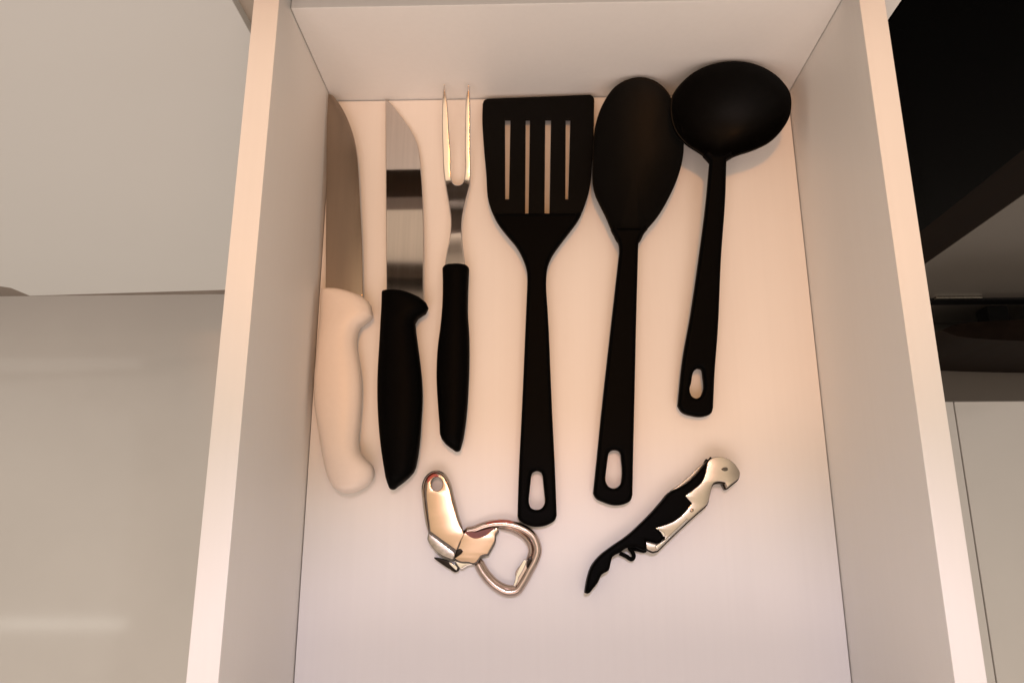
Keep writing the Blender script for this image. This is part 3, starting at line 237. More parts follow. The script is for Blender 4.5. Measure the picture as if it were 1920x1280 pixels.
'ladle_handle': [[123.94,-69.28,29.53],[122.83,-69.93,29.38],[121.68,-70.55,29.23],[120.55,-71.19,29.07],[119.48,-71.87,28.93],[118.51,-72.63,28.79],[118.22,-77.91,27.84],[117.93,-83.17,26.89],[117.65,-88.43,25.93],[117.34,-93.67,24.98],[116.98,-98.9,24.03],[116.24,-107.67,22.43],[115.24,-116.61,21.31],[114.13,-125.57,20.36],[113.05,-134.49,19.41],[112.05,-143.37,18.47],[111.02,-154.21,17.3],[110.11,-165.0,16.14],[109.23,-175.71,14.97],[108.31,-186.36,13.81],[107.24,-196.93,12.64],[106.59,-202.5,12.03],[105.9,-208.05,11.41],[105.19,-213.58,10.8],[104.51,-219.09,10.18],[103.9,-224.59,9.57],[103.42,-229.48,9.02],[102.98,-234.35,8.47],[102.56,-239.22,7.92],[102.15,-244.07,7.37],[101.73,-248.9,6.82],[101.53,-249.63,6.74],[101.33,-250.39,6.66],[101.12,-251.12,6.57],[100.84,-251.81,6.49],[100.48,-252.41,6.42],[99.67,-253.16,6.34],[98.62,-253.73,6.27],[97.44,-254.15,6.22],[96.21,-254.47,6.2],[95.02,-254.72,6.2],[93.6,-254.9,6.2],[92.14,-254.92,6.2],[90.68,-254.8,6.2],[89.23,-254.58,6.2],[87.82,-254.3,6.2],[86.13,-253.94,6.24],[84.4,-253.51,6.29],[82.74,-252.93,6.35],[81.23,-252.17,6.44],[79.97,-251.15,6.55],[79.4,-250.45,6.63],[78.9,-249.67,6.72],[78.46,-248.83,6.82],[78.04,-247.98,6.91],[77.65,-247.14,7.01],[78.49,-241.02,7.7],[79.29,-234.88,8.39],[80.11,-228.72,9.08],[81.0,-222.55,9.78],[82.02,-216.38,10.47],[83.27,-209.84,11.19],[84.68,-203.29,11.92],[86.16,-196.73,12.65],[87.64,-190.14,13.37],[89.04,-183.51,14.1],[90.59,-175.54,14.97],[92.1,-167.52,15.84],[93.57,-159.45,16.72],[95.01,-151.34,17.59],[96.45,-143.19,18.47],[97.84,-135.34,19.3],[99.22,-127.44,20.14],[100.59,-119.51,20.98],[101.9,-111.53,21.82],[103.02,-103.72,23.12],[103.8,-97.7,24.22],[104.52,-91.66,25.31],[105.21,-85.61,26.41],[105.9,-79.54,27.51],[106.6,-73.46,28.61],[105.84,-72.35,28.81],[104.96,-71.28,29.0],[104.01,-70.25,29.23],[103.04,-69.22,29.47],[102.11,-68.19,29.71],[106.48,-68.41,29.68],[110.85,-68.63,29.64],[115.21,-68.85,29.6],[119.58,-69.06,29.57]],
'ladle_hole': [[90.17,-222.88,9.75],[90.56,-222.56,9.78],[90.97,-222.25,9.82],[91.4,-221.96,9.85],[91.85,-221.73,9.88],[92.3,-221.58,9.89],[92.84,-221.53,9.9],[93.44,-221.56,9.9],[94.03,-221.68,9.89],[94.56,-221.88,9.86],[94.98,-222.16,9.83],[95.26,-222.58,9.79],[95.42,-223.15,9.72],[95.5,-223.78,9.65],[95.55,-224.44,9.58],[95.62,-225.06,9.51],[95.73,-227.51,9.23],[95.98,-229.98,8.96],[96.16,-232.43,8.68],[96.08,-234.82,8.41],[95.53,-237.1,8.15],[95.23,-237.9,8.06],[94.91,-238.72,7.97],[94.55,-239.51,7.88],[94.11,-240.24,7.8],[93.57,-240.86,7.73],[93.06,-241.29,7.68],[92.49,-241.7,7.63],[91.88,-242.05,7.59],[91.26,-242.3,7.56],[90.66,-242.41,7.55],[89.96,-242.35,7.56],[89.24,-242.12,7.58],[88.53,-241.76,7.62],[87.89,-241.31,7.67],[87.36,-240.82,7.73],[86.93,-240.2,7.8],[86.61,-239.47,7.88],[86.37,-238.66,7.97],[86.22,-237.84,8.06],[86.12,-237.04,8.15],[86.14,-235.89,8.28],[86.36,-234.72,8.42],[86.71,-233.55,8.55],[87.1,-232.37,8.68],[87.46,-231.21,8.81],[87.82,-229.44,9.01],[88.12,-227.58,9.22],[88.5,-225.78,9.42],[89.14,-224.17,9.6]],
'opener_arm_rim': [[-92.89,-332.55,6.0],[-93.35,-330.43,6.0],[-93.82,-328.29,6.0],[-94.28,-326.16,6.0],[-94.73,-324.01,6.0],[-95.14,-321.86,6.0],[-95.53,-319.72,6.0],[-95.91,-317.56,6.0],[-96.26,-315.4,6.0],[-96.58,-313.23,6.0],[-96.86,-311.05,6.0],[-97.13,-309.18,6.0],[-97.44,-307.3,6.0],[-97.69,-305.41,6.0],[-97.8,-303.54,6.0],[-97.68,-301.7,6.0],[-97.48,-300.48,6.0],[-97.22,-299.24,6.0],[-96.88,-298.03,6.0],[-96.43,-296.88,6.0],[-95.84,-295.82,6.0],[-95.28,-295.03,6.0],[-94.63,-294.27,6.0],[-93.92,-293.56,6.0],[-93.15,-292.94,6.0],[-92.32,-292.44,6.0],[-91.59,-292.11,6.0],[-90.8,-291.83,6.0],[-89.97,-291.63,6.0],[-89.15,-291.51,6.0],[-88.34,-291.51,6.0],[-87.51,-291.63,6.0],[-86.66,-291.88,6.0],[-85.82,-292.23,6.0],[-85.03,-292.64,6.0],[-84.3,-293.1,6.0],[-83.43,-293.85,6.0],[-82.66,-294.76,6.0],[-81.97,-295.76,6.0],[-81.35,-296.81,6.0],[-80.77,-297.84,6.0],[-80.01,-299.47,6.0],[-79.43,-301.18,6.0],[-78.96,-302.94,6.0],[-78.53,-304.71,6.0],[-78.06,-306.46,6.0],[-77.53,-308.32,6.0],[-77.03,-310.19,6.0],[-76.53,-312.05,6.0],[-76.04,-313.91,6.0],[-75.52,-315.77,6.0],[-75.04,-317.47,6.0],[-74.56,-319.17,6.0],[-74.06,-320.86,6.0],[-73.55,-322.55,6.0],[-73.02,-324.22,6.0],[-72.55,-325.61,6.0],[-72.06,-326.98,6.0],[-71.56,-328.36,6.0],[-71.05,-329.72,6.0],[-70.56,-331.09,6.0]],
'opener_core': [[-93.35,-332.55,5.5],[-93.92,-329.35,5.5],[-94.51,-326.15,5.5],[-95.09,-322.93,5.5],[-95.65,-319.7,5.5],[-96.15,-316.45,5.5],[-96.6,-313.82,5.5],[-97.11,-311.16,5.5],[-97.56,-308.5,5.5],[-97.8,-305.85,5.5],[-97.7,-303.23,5.5],[-97.54,-301.86,5.5],[-97.33,-300.47,5.5],[-97.04,-299.09,5.5],[-96.63,-297.78,5.5],[-96.05,-296.56,5.5],[-95.51,-295.72,5.5],[-94.89,-294.89,5.5],[-94.2,-294.11,5.5],[-93.44,-293.42,5.5],[-92.62,-292.87,5.5],[-91.85,-292.49,5.5],[-91.01,-292.18,5.5],[-90.14,-291.95,5.5],[-89.26,-291.81,5.5],[-88.4,-291.78,5.5],[-87.51,-291.87,5.5],[-86.61,-292.08,5.5],[-85.72,-292.38,5.5],[-84.88,-292.77,5.5],[-84.12,-293.22,5.5],[-83.26,-293.96,5.5],[-82.52,-294.87,5.5],[-81.86,-295.88,5.5],[-81.26,-296.94,5.5],[-80.66,-297.96,5.5],[-79.16,-301.01,5.5],[-78.09,-304.24,5.5],[-77.26,-307.57,5.5],[-76.5,-310.92,5.5],[-75.6,-314.2,5.5],[-74.81,-316.68,5.5],[-74.03,-319.15,5.5],[-73.25,-321.62,5.5],[-72.44,-324.07,5.5],[-71.61,-326.51,5.5],[-71.18,-327.74,5.5],[-70.74,-328.96,5.5],[-70.29,-330.17,5.5],[-69.85,-331.39,5.5],[-69.4,-332.61,5.5],[-69.93,-334.12,5.5],[-70.46,-335.64,5.5],[-70.98,-337.15,5.5],[-71.51,-338.66,5.5],[-72.03,-340.16,5.5],[-72.6,-341.82,5.5],[-73.17,-343.47,5.5],[-73.74,-345.12,5.5],[-74.3,-346.77,5.5],[-74.86,-348.41,5.5],[-75.25,-348.62,5.5],[-75.66,-348.8,5.5],[-76.09,-348.97,5.5],[-76.52,-349.13,5.5],[-76.95,-349.3,5.5],[-78.62,-348.64,5.5],[-80.33,-348.01,5.5],[-82.02,-347.37,5.5],[-83.66,-346.64,5.5],[-85.2,-345.77,5.5],[-86.54,-344.88,5.5],[-87.87,-343.91,5.5],[-89.13,-342.86,5.5],[-90.26,-341.73,5.5],[-91.19,-340.5,5.5],[-91.89,-339.07,5.5],[-92.36,-337.5,5.5],[-92.69,-335.85,5.5],[-92.99,-334.18,5.5]],
'opener_arm': [[-91.87,-331.21,7.5],[-92.32,-328.29,7.5],[-92.79,-325.37,7.5],[-93.25,-322.44,7.5],[-93.68,-319.5,7.5],[-94.06,-316.54,7.5],[-94.4,-313.92,7.5],[-94.77,-311.29,7.5],[-95.09,-308.65,7.5],[-95.26,-306.0,7.5],[-95.2,-303.37,7.5],[-95.14,-302.17,7.5],[-95.08,-300.95,7.5],[-94.97,-299.73,7.5],[-94.74,-298.58,7.5],[-94.32,-297.51,7.5],[-93.9,-296.8,7.5],[-93.4,-296.09,7.5],[-92.84,-295.43,7.5],[-92.21,-294.85,7.5],[-91.53,-294.38,7.5],[-90.91,-294.08,7.5],[-90.23,-293.83,7.5],[-89.53,-293.65,7.5],[-88.81,-293.55,7.5],[-88.12,-293.53,7.5],[-87.44,-293.61,7.5],[-86.75,-293.77,7.5],[-86.06,-294.01,7.5],[-85.41,-294.31,7.5],[-84.82,-294.65,7.5],[-84.08,-295.27,7.5],[-83.45,-296.06,7.5],[-82.9,-296.94,7.5],[-82.38,-297.85,7.5],[-81.87,-298.74,7.5],[-80.4,-301.65,7.5],[-79.34,-304.75,7.5],[-78.51,-307.94,7.5],[-77.73,-311.15,7.5],[-76.82,-314.29,7.5],[-76.04,-316.77,7.5],[-75.28,-319.25,7.5],[-74.5,-321.73,7.5],[-73.66,-324.17,7.5],[-72.69,-326.55,7.5],[-72.02,-327.78,7.5],[-71.21,-329.0,7.5],[-70.44,-330.21,7.5],[-69.86,-331.42,7.5],[-69.62,-332.63,7.5],[-69.81,-333.76,7.5],[-70.29,-334.88,7.5],[-70.94,-336.01,7.5],[-71.61,-337.14,7.5],[-72.19,-338.28,7.5],[-72.6,-339.25,7.5],[-72.99,-340.22,7.5],[-73.37,-341.2,7.5],[-73.75,-342.17,7.5],[-74.14,-343.15,7.5],[-77.67,-340.77,7.5],[-81.2,-338.39,7.5],[-84.75,-336.0,7.5],[-88.31,-333.61,7.5]],
'opener_hole': [[-84.23,-299.9,7.5],[-84.34,-301.15,7.5],[-84.73,-302.32,7.5],[-85.36,-303.3,7.5],[-86.21,-304.08,7.5],[-87.19,-304.54,7.5],[-88.26,-304.72,7.5],[-89.33,-304.53,7.5],[-90.34,-304.07,7.5],[-91.22,-303.28,7.5],[-91.89,-302.29,7.5],[-92.34,-301.11,7.5],[-92.51,-299.87,7.5],[-92.4,-298.62,7.5],[-92.01,-297.44,7.5],[-91.39,-296.46,7.5],[-90.54,-295.67,7.5],[-89.55,-295.21,7.5],[-88.48,-295.02,7.5],[-87.4,-295.21,7.5],[-86.39,-295.69,7.5],[-85.51,-296.48,7.5],[-84.84,-297.47,7.5],[-84.4,-298.65,7.5]],
'opener_facet': [[-93.42,-332.54,5.0],[-93.26,-332.48,5.0],[-93.11,-332.42,5.0],[-92.95,-332.36,5.0],[-92.79,-332.3,5.0],[-92.64,-332.24,5.0],[-90.79,-333.45,5.0],[-88.94,-334.66,5.0],[-87.1,-335.86,5.0],[-85.27,-337.08,5.0],[-83.47,-338.33,5.0],[-81.8,-339.53,5.0],[-80.16,-340.75,5.0],[-78.54,-341.98,5.0],[-76.92,-343.22,5.0],[-75.29,-344.45,5.0],[-75.19,-344.95,5.0],[-75.07,-345.46,5.0],[-74.96,-345.96,5.0],[-74.9,-346.45,5.0],[-74.94,-346.92,5.0],[-75.13,-347.44,5.0],[-75.44,-347.92,5.0],[-75.83,-348.38,5.0],[-76.24,-348.85,5.0],[-76.61,-349.32,5.0],[-78.37,-348.66,5.0],[-80.16,-348.05,5.0],[-81.94,-347.41,5.0],[-83.66,-346.68,5.0],[-85.26,-345.78,5.0],[-86.59,-344.83,5.0],[-87.87,-343.77,5.0],[-89.08,-342.62,5.0],[-90.21,-341.39,5.0],[-91.26,-340.12,5.0],[-91.84,-339.41,5.0],[-92.43,-338.68,5.0],[-92.98,-337.92,5.0],[-93.42,-337.14,5.0],[-93.71,-336.34,5.0],[-93.8,-335.61,5.0],[-93.75,-334.86,5.0],[-93.64,-334.09,5.0],[-93.51,-333.31,5.0]],
'opener_cutter': [[-89.46,-347.82,3.5],[-89.0,-347.75,3.5],[-88.23,-347.81,3.5],[-87.27,-347.94,3.5],[-86.28,-348.11,3.5],[-85.38,-348.28,3.5],[-84.08,-348.56,3.5],[-82.8,-348.9,3.5],[-81.53,-349.31,3.5],[-80.29,-349.78,3.5],[-79.08,-350.32,3.5],[-78.07,-350.81,3.5],[-77.05,-351.34,3.5],[-76.06,-351.92,3.5],[-75.15,-352.57,3.5],[-74.35,-353.31,3.5],[-73.87,-353.81,3.5],[-73.36,-354.36,3.5],[-72.9,-354.92,3.5],[-72.62,-355.45,3.5],[-72.59,-355.93,3.5],[-72.79,-356.25,3.5],[-73.14,-356.56,3.5],[-73.56,-356.86,3.5],[-74.02,-357.1,3.5],[-74.44,-357.26,3.5],[-75.3,-357.28,3.5],[-76.21,-356.94,3.5],[-77.15,-356.37,3.5],[-78.08,-355.73,3.5],[-78.99,-355.17,3.5],[-80.13,-354.56,3.5],[-81.26,-353.91,3.5],[-82.36,-353.24,3.5],[-83.45,-352.53,3.5],[-84.52,-351.8,3.5],[-85.76,-350.96,3.5],[-87.19,-349.99,3.5],[-88.5,-349.04,3.5],[-89.36,-348.27,3.5]],
'opener_foot': [[-76.27,-349.33,4.5],[-75.41,-349.62,4.5],[-74.55,-349.94,4.5],[-73.69,-350.25,4.5],[-72.83,-350.51,4.5],[-71.96,-350.68,4.5],[-70.81,-350.71,4.5],[-69.65,-350.56,4.5],[-68.47,-350.34,4.5],[-67.3,-350.15,4.5],[-66.13,-350.09,4.5],[-65.33,-350.08,4.5],[-64.47,-350.03,4.5],[-63.64,-350.04,4.5],[-62.94,-350.18,4.5],[-62.46,-350.55,4.5],[-62.32,-350.83,4.5],[-62.22,-351.17,4.5],[-62.14,-351.54,4.5],[-62.12,-351.89,4.5],[-62.14,-352.19,4.5],[-62.53,-352.69,4.5],[-63.35,-352.93,4.5],[-64.4,-353.03,4.5],[-65.51,-353.11,4.5],[-66.48,-353.3,4.5],[-67.53,-353.82,4.5],[-68.59,-354.53,4.5],[-69.62,-355.21,4.5],[-70.6,-355.61,4.5],[-71.5,-355.52,4.5],[-71.83,-355.31,4.5],[-72.16,-355.03,4.5],[-72.47,-354.7,4.5],[-72.78,-354.36,4.5],[-73.08,-354.03,4.5],[-73.81,-353.16,4.5],[-74.45,-352.23,4.5],[-75.06,-351.26,4.5],[-75.65,-350.29,4.5]],
'opener_web': [[-74.22,-343.91,6.5],[-73.76,-342.86,6.5],[-73.28,-341.82,6.5],[-72.81,-340.78,6.5],[-72.36,-339.73,6.5],[-71.97,-338.65,6.5],[-71.69,-337.37,6.5],[-71.56,-335.95,6.5],[-71.42,-334.58,6.5],[-71.12,-333.41,6.5],[-70.49,-332.61,6.5],[-69.64,-332.3,6.5],[-68.57,-332.24,6.5],[-67.38,-332.33,6.5],[-66.16,-332.5,6.5],[-65.01,-332.63,6.5],[-63.41,-332.92,6.5],[-61.8,-333.41,6.5],[-60.21,-333.91,6.5],[-58.66,-334.22,6.5],[-57.18,-334.16,6.5],[-55.96,-333.69,6.5],[-54.81,-332.94,6.5],[-53.68,-332.04,6.5],[-52.54,-331.14,6.5],[-51.34,-330.39,6.5],[-50.57,-330.03,6.5],[-49.79,-329.69,6.5],[-49.01,-329.37,6.5],[-48.22,-329.05,6.5],[-47.43,-328.73,6.5],[-47.26,-328.91,6.5],[-47.08,-329.09,6.5],[-46.91,-329.27,6.5],[-46.76,-329.46,6.5],[-46.64,-329.64,6.5],[-46.63,-330.21,6.5],[-46.99,-330.8,6.5],[-47.53,-331.4,6.5],[-48.07,-332.03,6.5],[-48.43,-332.67,6.5],[-48.59,-333.4,6.5],[-48.63,-334.16,6.5],[-48.62,-334.93,6.5],[-48.63,-335.7,6.5],[-48.73,-336.45,6.5],[-49.07,-337.55,6.5],[-49.55,-338.61,6.5],[-50.11,-339.65,6.5],[-50.7,-340.68,6.5],[-51.28,-341.7,6.5],[-51.73,-342.49,6.5],[-52.19,-343.27,6.5],[-52.66,-344.05,6.5],[-53.13,-344.82,6.5],[-53.59,-345.59,6.5],[-54.48,-345.76,6.5],[-55.39,-345.88,6.5],[-56.29,-346.02,6.5],[-57.13,-346.25,6.5],[-57.86,-346.63,6.5],[-58.3,-347.05,6.5],[-58.68,-347.56,6.5],[-59.02,-348.11,6.5],[-59.38,-348.66,6.5],[-59.78,-349.16,6.5],[-60.26,-349.69,6.5],[-60.77,-350.23,6.5],[-61.3,-350.72,6.5],[-61.87,-351.13,6.5],[-62.47,-351.39,6.5],[-63.18,-351.45,6.5],[-63.95,-351.31,6.5],[-64.75,-351.07,6.5],[-65.56,-350.82,6.5],[-66.35,-350.64,6.5],[-67.44,-350.55,6.5],[-68.55,-350.54,6.5],[-69.65,-350.53,6.5],[-70.74,-350.46,6.5],[-71.79,-350.26,6.5],[-72.59,-349.97,6.5],[-73.38,-349.61,6.5],[-74.15,-349.2,6.5],[-74.92,-348.79,6.5],[-75.7,-348.39,6.5],[-75.41,-347.49,6.5],[-75.11,-346.6,6.5],[-74.81,-345.7,6.5],[-74.52,-344.81,6.5]],
'opener_red_web': [[-68.83,-331.5,7.8],[-68.42,-331.13,7.8],[-67.13,-331.13,7.8],[-65.34,-331.33,7.8],[-63.44,-331.52,7.8],[-61.8,-331.52,7.8],[-60.39,-331.28,7.8],[-58.99,-330.93,7.8],[-57.59,-330.53,7.8],[-56.2,-330.13,7.8],[-54.79,-329.79,7.8],[-53.61,-329.5,7.8],[-52.26,-329.13,7.8],[-50.99,-328.81,7.8],[-50.06,-328.69,7.8],[-49.72,-328.9,7.8],[-49.86,-329.22,7.8],[-50.21,-329.67,7.8],[-50.68,-330.19,7.8],[-51.19,-330.7,7.8],[-51.66,-331.16,7.8],[-52.55,-331.98,7.8],[-53.52,-332.74,7.8],[-54.54,-333.43,7.8],[-55.61,-334.04,7.8],[-56.7,-334.55,7.8],[-57.67,-334.92,7.8],[-58.68,-335.26,7.8],[-59.71,-335.51,7.8],[-60.75,-335.66,7.8],[-61.76,-335.67,7.8],[-62.65,-335.54,7.8],[-63.54,-335.31,7.8],[-64.43,-334.99,7.8],[-65.28,-334.6,7.8],[-66.06,-334.15,7.8],[-66.74,-333.67,7.8],[-67.45,-333.09,7.8],[-68.1,-332.48,7.8],[-68.59,-331.93,7.8]],
'opener_ring': [[-69.94,-331.45,4.0],[-68.68,-331.27,4.0],[-67.41,-331.12,4.0],[-66.14,-330.95,4.0],[-64.89,-330.75,4.0],[-63.66,-330.47,4.0],[-62.38,-330.07,4.0],[-61.13,-329.56,4.0],[-59.89,-329.02,4.0],[-58.65,-328.5,4.0],[-57.38,-328.05,4.0],[-56.14,-327.67,4.0],[-54.89,-327.33,4.0],[-53.63,-327.02,4.0],[-52.36,-326.75,4.0],[-51.09,-326.53,4.0],[-49.68,-326.35,4.0],[-48.27,-326.23,4.0],[-46.84,-326.16,4.0],[-45.42,-326.14,4.0],[-44.0,-326.17,4.0],[-42.41,-326.27,4.0],[-40.82,-326.44,4.0],[-39.24,-326.67,4.0],[-37.68,-326.97,4.0],[-36.13,-327.34,4.0],[-34.67,-327.75,4.0],[-33.22,-328.21,4.0],[-31.79,-328.74,4.0],[-30.41,-329.34,4.0],[-29.08,-330.03,4.0],[-27.97,-330.67,4.0],[-26.88,-331.37,4.0],[-25.84,-332.13,4.0],[-24.87,-332.95,4.0],[-24.01,-333.84,4.0],[-23.28,-334.79,4.0],[-22.63,-335.82,4.0],[-22.05,-336.9,4.0],[-21.57,-338.02,4.0],[-21.17,-339.15,4.0],[-20.9,-340.1,4.0],[-20.67,-341.08,4.0],[-20.51,-342.07,4.0],[-20.43,-343.06,4.0],[-20.44,-344.04,4.0],[-20.59,-345.11,4.0],[-20.86,-346.17,4.0],[-21.23,-347.22,4.0],[-21.64,-348.26,4.0],[-22.05,-349.28,4.0],[-22.74,-350.82,4.0],[-23.54,-352.32,4.0],[-24.41,-353.79,4.0],[-25.29,-355.25,4.0],[-26.15,-356.72,4.0],[-26.98,-358.22,4.0],[-27.8,-359.72,4.0],[-28.63,-361.22,4.0],[-29.51,-362.68,4.0],[-30.45,-364.1,4.0],[-31.21,-365.24,4.0],[-31.97,-366.42,4.0],[-32.77,-367.54,4.0],[-33.67,-368.51,4.0],[-34.71,-369.24,4.0],[-35.75,-369.64,4.0],[-36.9,-369.9,4.0],[-38.12,-370.03,4.0],[-39.33,-370.05,4.0],[-40.49,-369.96,4.0],[-41.86,-369.67,4.0],[-43.21,-369.17,4.0],[-44.53,-368.52,4.0],[-45.81,-367.78,4.0],[-47.04,-367.02,4.0],[-48.3,-366.19,4.0],[-49.5,-365.28,4.0],[-50.66,-364.31,4.0],[-51.78,-363.28,4.0],[-52.86,-362.23,4.0],[-53.98,-361.06,4.0],[-55.05,-359.84,4.0],[-56.08,-358.58,4.0],[-57.04,-357.27,4.0],[-57.94,-355.93,4.0],[-58.61,-354.78,4.0],[-59.22,-353.59,4.0],[-59.8,-352.38,4.0],[-60.36,-351.17,4.0],[-60.95,-349.96,4.0]],
'opener_ring_inner': [[-46.36,-328.99,4.0],[-45.09,-329.06,4.0],[-43.82,-329.1,4.0],[-42.55,-329.15,4.0],[-41.3,-329.26,4.0],[-40.07,-329.47,4.0],[-38.77,-329.8,4.0],[-37.48,-330.23,4.0],[-36.21,-330.73,4.0],[-34.98,-331.3,4.0],[-33.79,-331.92,4.0],[-32.6,-332.62,4.0],[-31.44,-333.39,4.0],[-30.32,-334.23,4.0],[-29.28,-335.13,4.0],[-28.33,-336.11,4.0],[-27.62,-336.93,4.0],[-26.93,-337.8,4.0],[-26.3,-338.71,4.0],[-25.78,-339.66,4.0],[-25.4,-340.65,4.0],[-25.2,-341.45,4.0],[-25.07,-342.28,4.0],[-25.01,-343.13,4.0],[-25.03,-343.97,4.0],[-25.12,-344.78,4.0],[-25.46,-345.88,4.0],[-26.01,-346.94,4.0],[-26.69,-347.96,4.0],[-27.39,-348.98,4.0],[-28.04,-350.02,4.0]],
'opener_ring_low': [[-32.0,-365.94,4.0],[-32.85,-366.18,4.0],[-33.7,-366.44,4.0],[-34.54,-366.7,4.0],[-35.39,-366.9,4.0],[-36.25,-367.03,4.0],[-37.32,-367.08,4.0],[-38.42,-367.03,4.0],[-39.52,-366.9,4.0],[-40.6,-366.7,4.0],[-41.64,-366.44,4.0],[-42.87,-366.03,4.0],[-44.07,-365.5,4.0],[-45.23,-364.89,4.0],[-46.36,-364.21,4.0],[-47.44,-363.49,4.0],[-48.64,-362.59,4.0],[-49.78,-361.6,4.0],[-50.86,-360.55,4.0],[-51.89,-359.44,4.0],[-52.88,-358.31,4.0],[-53.8,-357.16,4.0],[-54.68,-355.97,4.0],[-55.51,-354.74,4.0],[-56.29,-353.48,4.0],[-57.04,-352.21,4.0],[-57.59,-351.19,4.0],[-58.1,-350.14,4.0],[-58.59,-349.08,4.0],[-59.08,-348.02,4.0],[-59.57,-346.97,4.0]],
'opener_red': [[-58.88,-327.91,5.2],[-57.63,-327.44,5.2],[-56.39,-326.95,5.2],[-55.14,-326.46,5.2],[-53.88,-326.02,5.2],[-52.6,-325.64,5.2],[-51.37,-325.34,5.2],[-50.12,-325.08,5.2],[-48.86,-324.87,5.2],[-47.59,-324.7,5.2],[-46.32,-324.59,5.2],[-45.06,-324.52,5.2],[-43.8,-324.5,5.2],[-42.53,-324.54,5.2],[-41.28,-324.62,5.2],[-40.03,-324.76,5.2],[-38.6,-325.01,5.2],[-37.18,-325.37,5.2],[-35.78,-325.78,5.2],[-34.37,-326.21,5.2],[-32.97,-326.61,5.2]],
'opener_red_tip': [[-94.78,-299.15,8.5],[-94.47,-298.51,8.5],[-94.18,-297.84,8.5],[-93.88,-297.19,8.5],[-93.53,-296.58,8.5],[-93.11,-296.03,8.5],[-92.59,-295.51,8.5],[-91.99,-295.02,8.5],[-91.34,-294.59,8.5],[-90.66,-294.26,8.5],[-89.98,-294.08,8.5],[-89.36,-294.07,8.5],[-88.73,-294.18,8.5],[-88.08,-294.36,8.5],[-87.42,-294.56,8.5],[-86.78,-294.72,8.5]],
'opener_lip_edge': [[-29.65,-349.38,5.5],[-28.88,-349.34,5.5],[-28.1,-349.29,5.5],[-27.33,-349.24,5.5],[-27.68,-350.36,5.5],[-28.04,-351.48,5.5],[-28.43,-352.58,5.5],[-29.39,-354.7,5.5],[-30.5,-356.74,5.5],[-31.72,-358.72,5.5],[-32.21,-359.4,5.5],[-32.73,-360.07,5.5],[-33.11,-360.79,5.5],[-33.26,-361.41,5.5],[-33.32,-362.06,5.5],[-33.43,-362.7,5.5],[-33.93,-363.96,5.5],[-34.61,-365.16,5.5],[-35.29,-366.37,5.5],[-35.8,-366.17,5.5],[-36.31,-365.98,5.5],[-36.83,-365.78,5.5],[-36.33,-364.52,5.5],[-35.84,-363.25,5.5],[-35.43,-361.96,5.5],[-35.26,-361.18,5.5],[-35.13,-360.39,5.5],[-34.96,-359.61,5.5],[-34.35,-357.84,5.5],[-33.56,-356.12,5.5],[-32.7,-354.43,5.5],[-31.74,-352.73,5.5],[-30.7,-351.06,5.5]],
'opener_lip_notch': [[-27.02,-348.94,5.5],[-25.7,-348.87,5.5],[-24.38,-348.8,5.5],[-25.15,-350.33,5.5],[-25.95,-351.85,5.5],[-26.89,-353.59,5.5],[-27.67,-354.44,5.5],[-27.89,-353.68,5.5],[-27.97,-352.59,5.5],[-27.62,-350.76,5.5]],
'opener_cutter_edge': [[-79.42,-350.63,6.2],[-78.19,-350.86,6.2],[-76.29,-351.97,6.2],[-74.49,-353.02,6.2],[-73.46,-354.35,6.2],[-73.64,-355.26,6.2],[-74.05,-355.98,6.2],[-75.31,-355.41,6.2],[-76.8,-353.98,6.2],[-77.97,-353.04,6.2],[-78.93,-351.97,6.2],[-79.27,-351.24,6.2]],
'opener_rivet': [[-74.11,-343.15,7.8],[-73.03,-342.45,7.8],[-71.79,-342.25,7.8],[-70.75,-342.73,7.8],[-70.06,-343.53,7.8],[-70.31,-344.46,7.8],[-70.97,-345.39,7.8],[-72.04,-346.27,7.8],[-73.27,-347.03,7.8],[-74.35,-347.89,7.8],[-75.19,-348.37,7.8],[-75.26,-347.2,7.8],[-74.85,-345.39,7.8],[-74.6,-344.18,7.8]],
'opener_lip': [[-29.34,-349.09,5.5],[-27.79,-349.04,5.5],[-26.24,-348.99,5.5],[-24.69,-348.95,5.5],[-25.65,-351.3,5.5],[-26.61,-353.64,5.5],[-27.69,-355.92,5.5],[-28.67,-357.67,5.5],[-29.72,-359.39,5.5],[-30.8,-361.08,5.5],[-31.62,-362.52,5.5],[-32.45,-363.94,5.5],[-33.52,-365.12,5.5],[-34.4,-365.68,5.5],[-35.39,-366.13,5.5],[-36.37,-366.59,5.5],[-35.85,-364.63,5.5],[-35.33,-362.67,5.5],[-34.81,-360.71,5.5],[-35.05,-359.97,5.5],[-35.28,-359.23,5.5],[-35.42,-358.5,5.5],[-34.87,-356.44,5.5],[-33.43,-354.49,5.5],[-31.92,-352.58,5.5],[-31.08,-351.4,5.5],[-30.21,-350.25,5.5]],
'cork_hook': [[98.09,-300.37,6.0],[98.68,-299.96,6.0],[100.44,-299.44,6.0],[102.21,-299.14,6.0],[103.45,-299.12,6.0],[104.68,-299.25,6.0],[105.71,-299.65,6.0],[106.47,-300.59,6.0],[106.97,-301.87,6.0],[107.46,-303.15,6.0],[107.03,-303.74,6.0],[106.59,-304.34,6.0],[106.18,-304.64,6.0],[105.68,-304.32,6.0],[105.22,-303.5,6.0],[104.82,-302.64,6.0],[104.59,-302.0,6.0],[104.4,-301.34,6.0],[104.11,-300.81,6.0],[103.11,-300.46,6.0],[101.77,-300.56,6.0],[100.43,-300.63,6.0],[99.53,-300.56,6.0],[98.62,-300.48,6.0]],
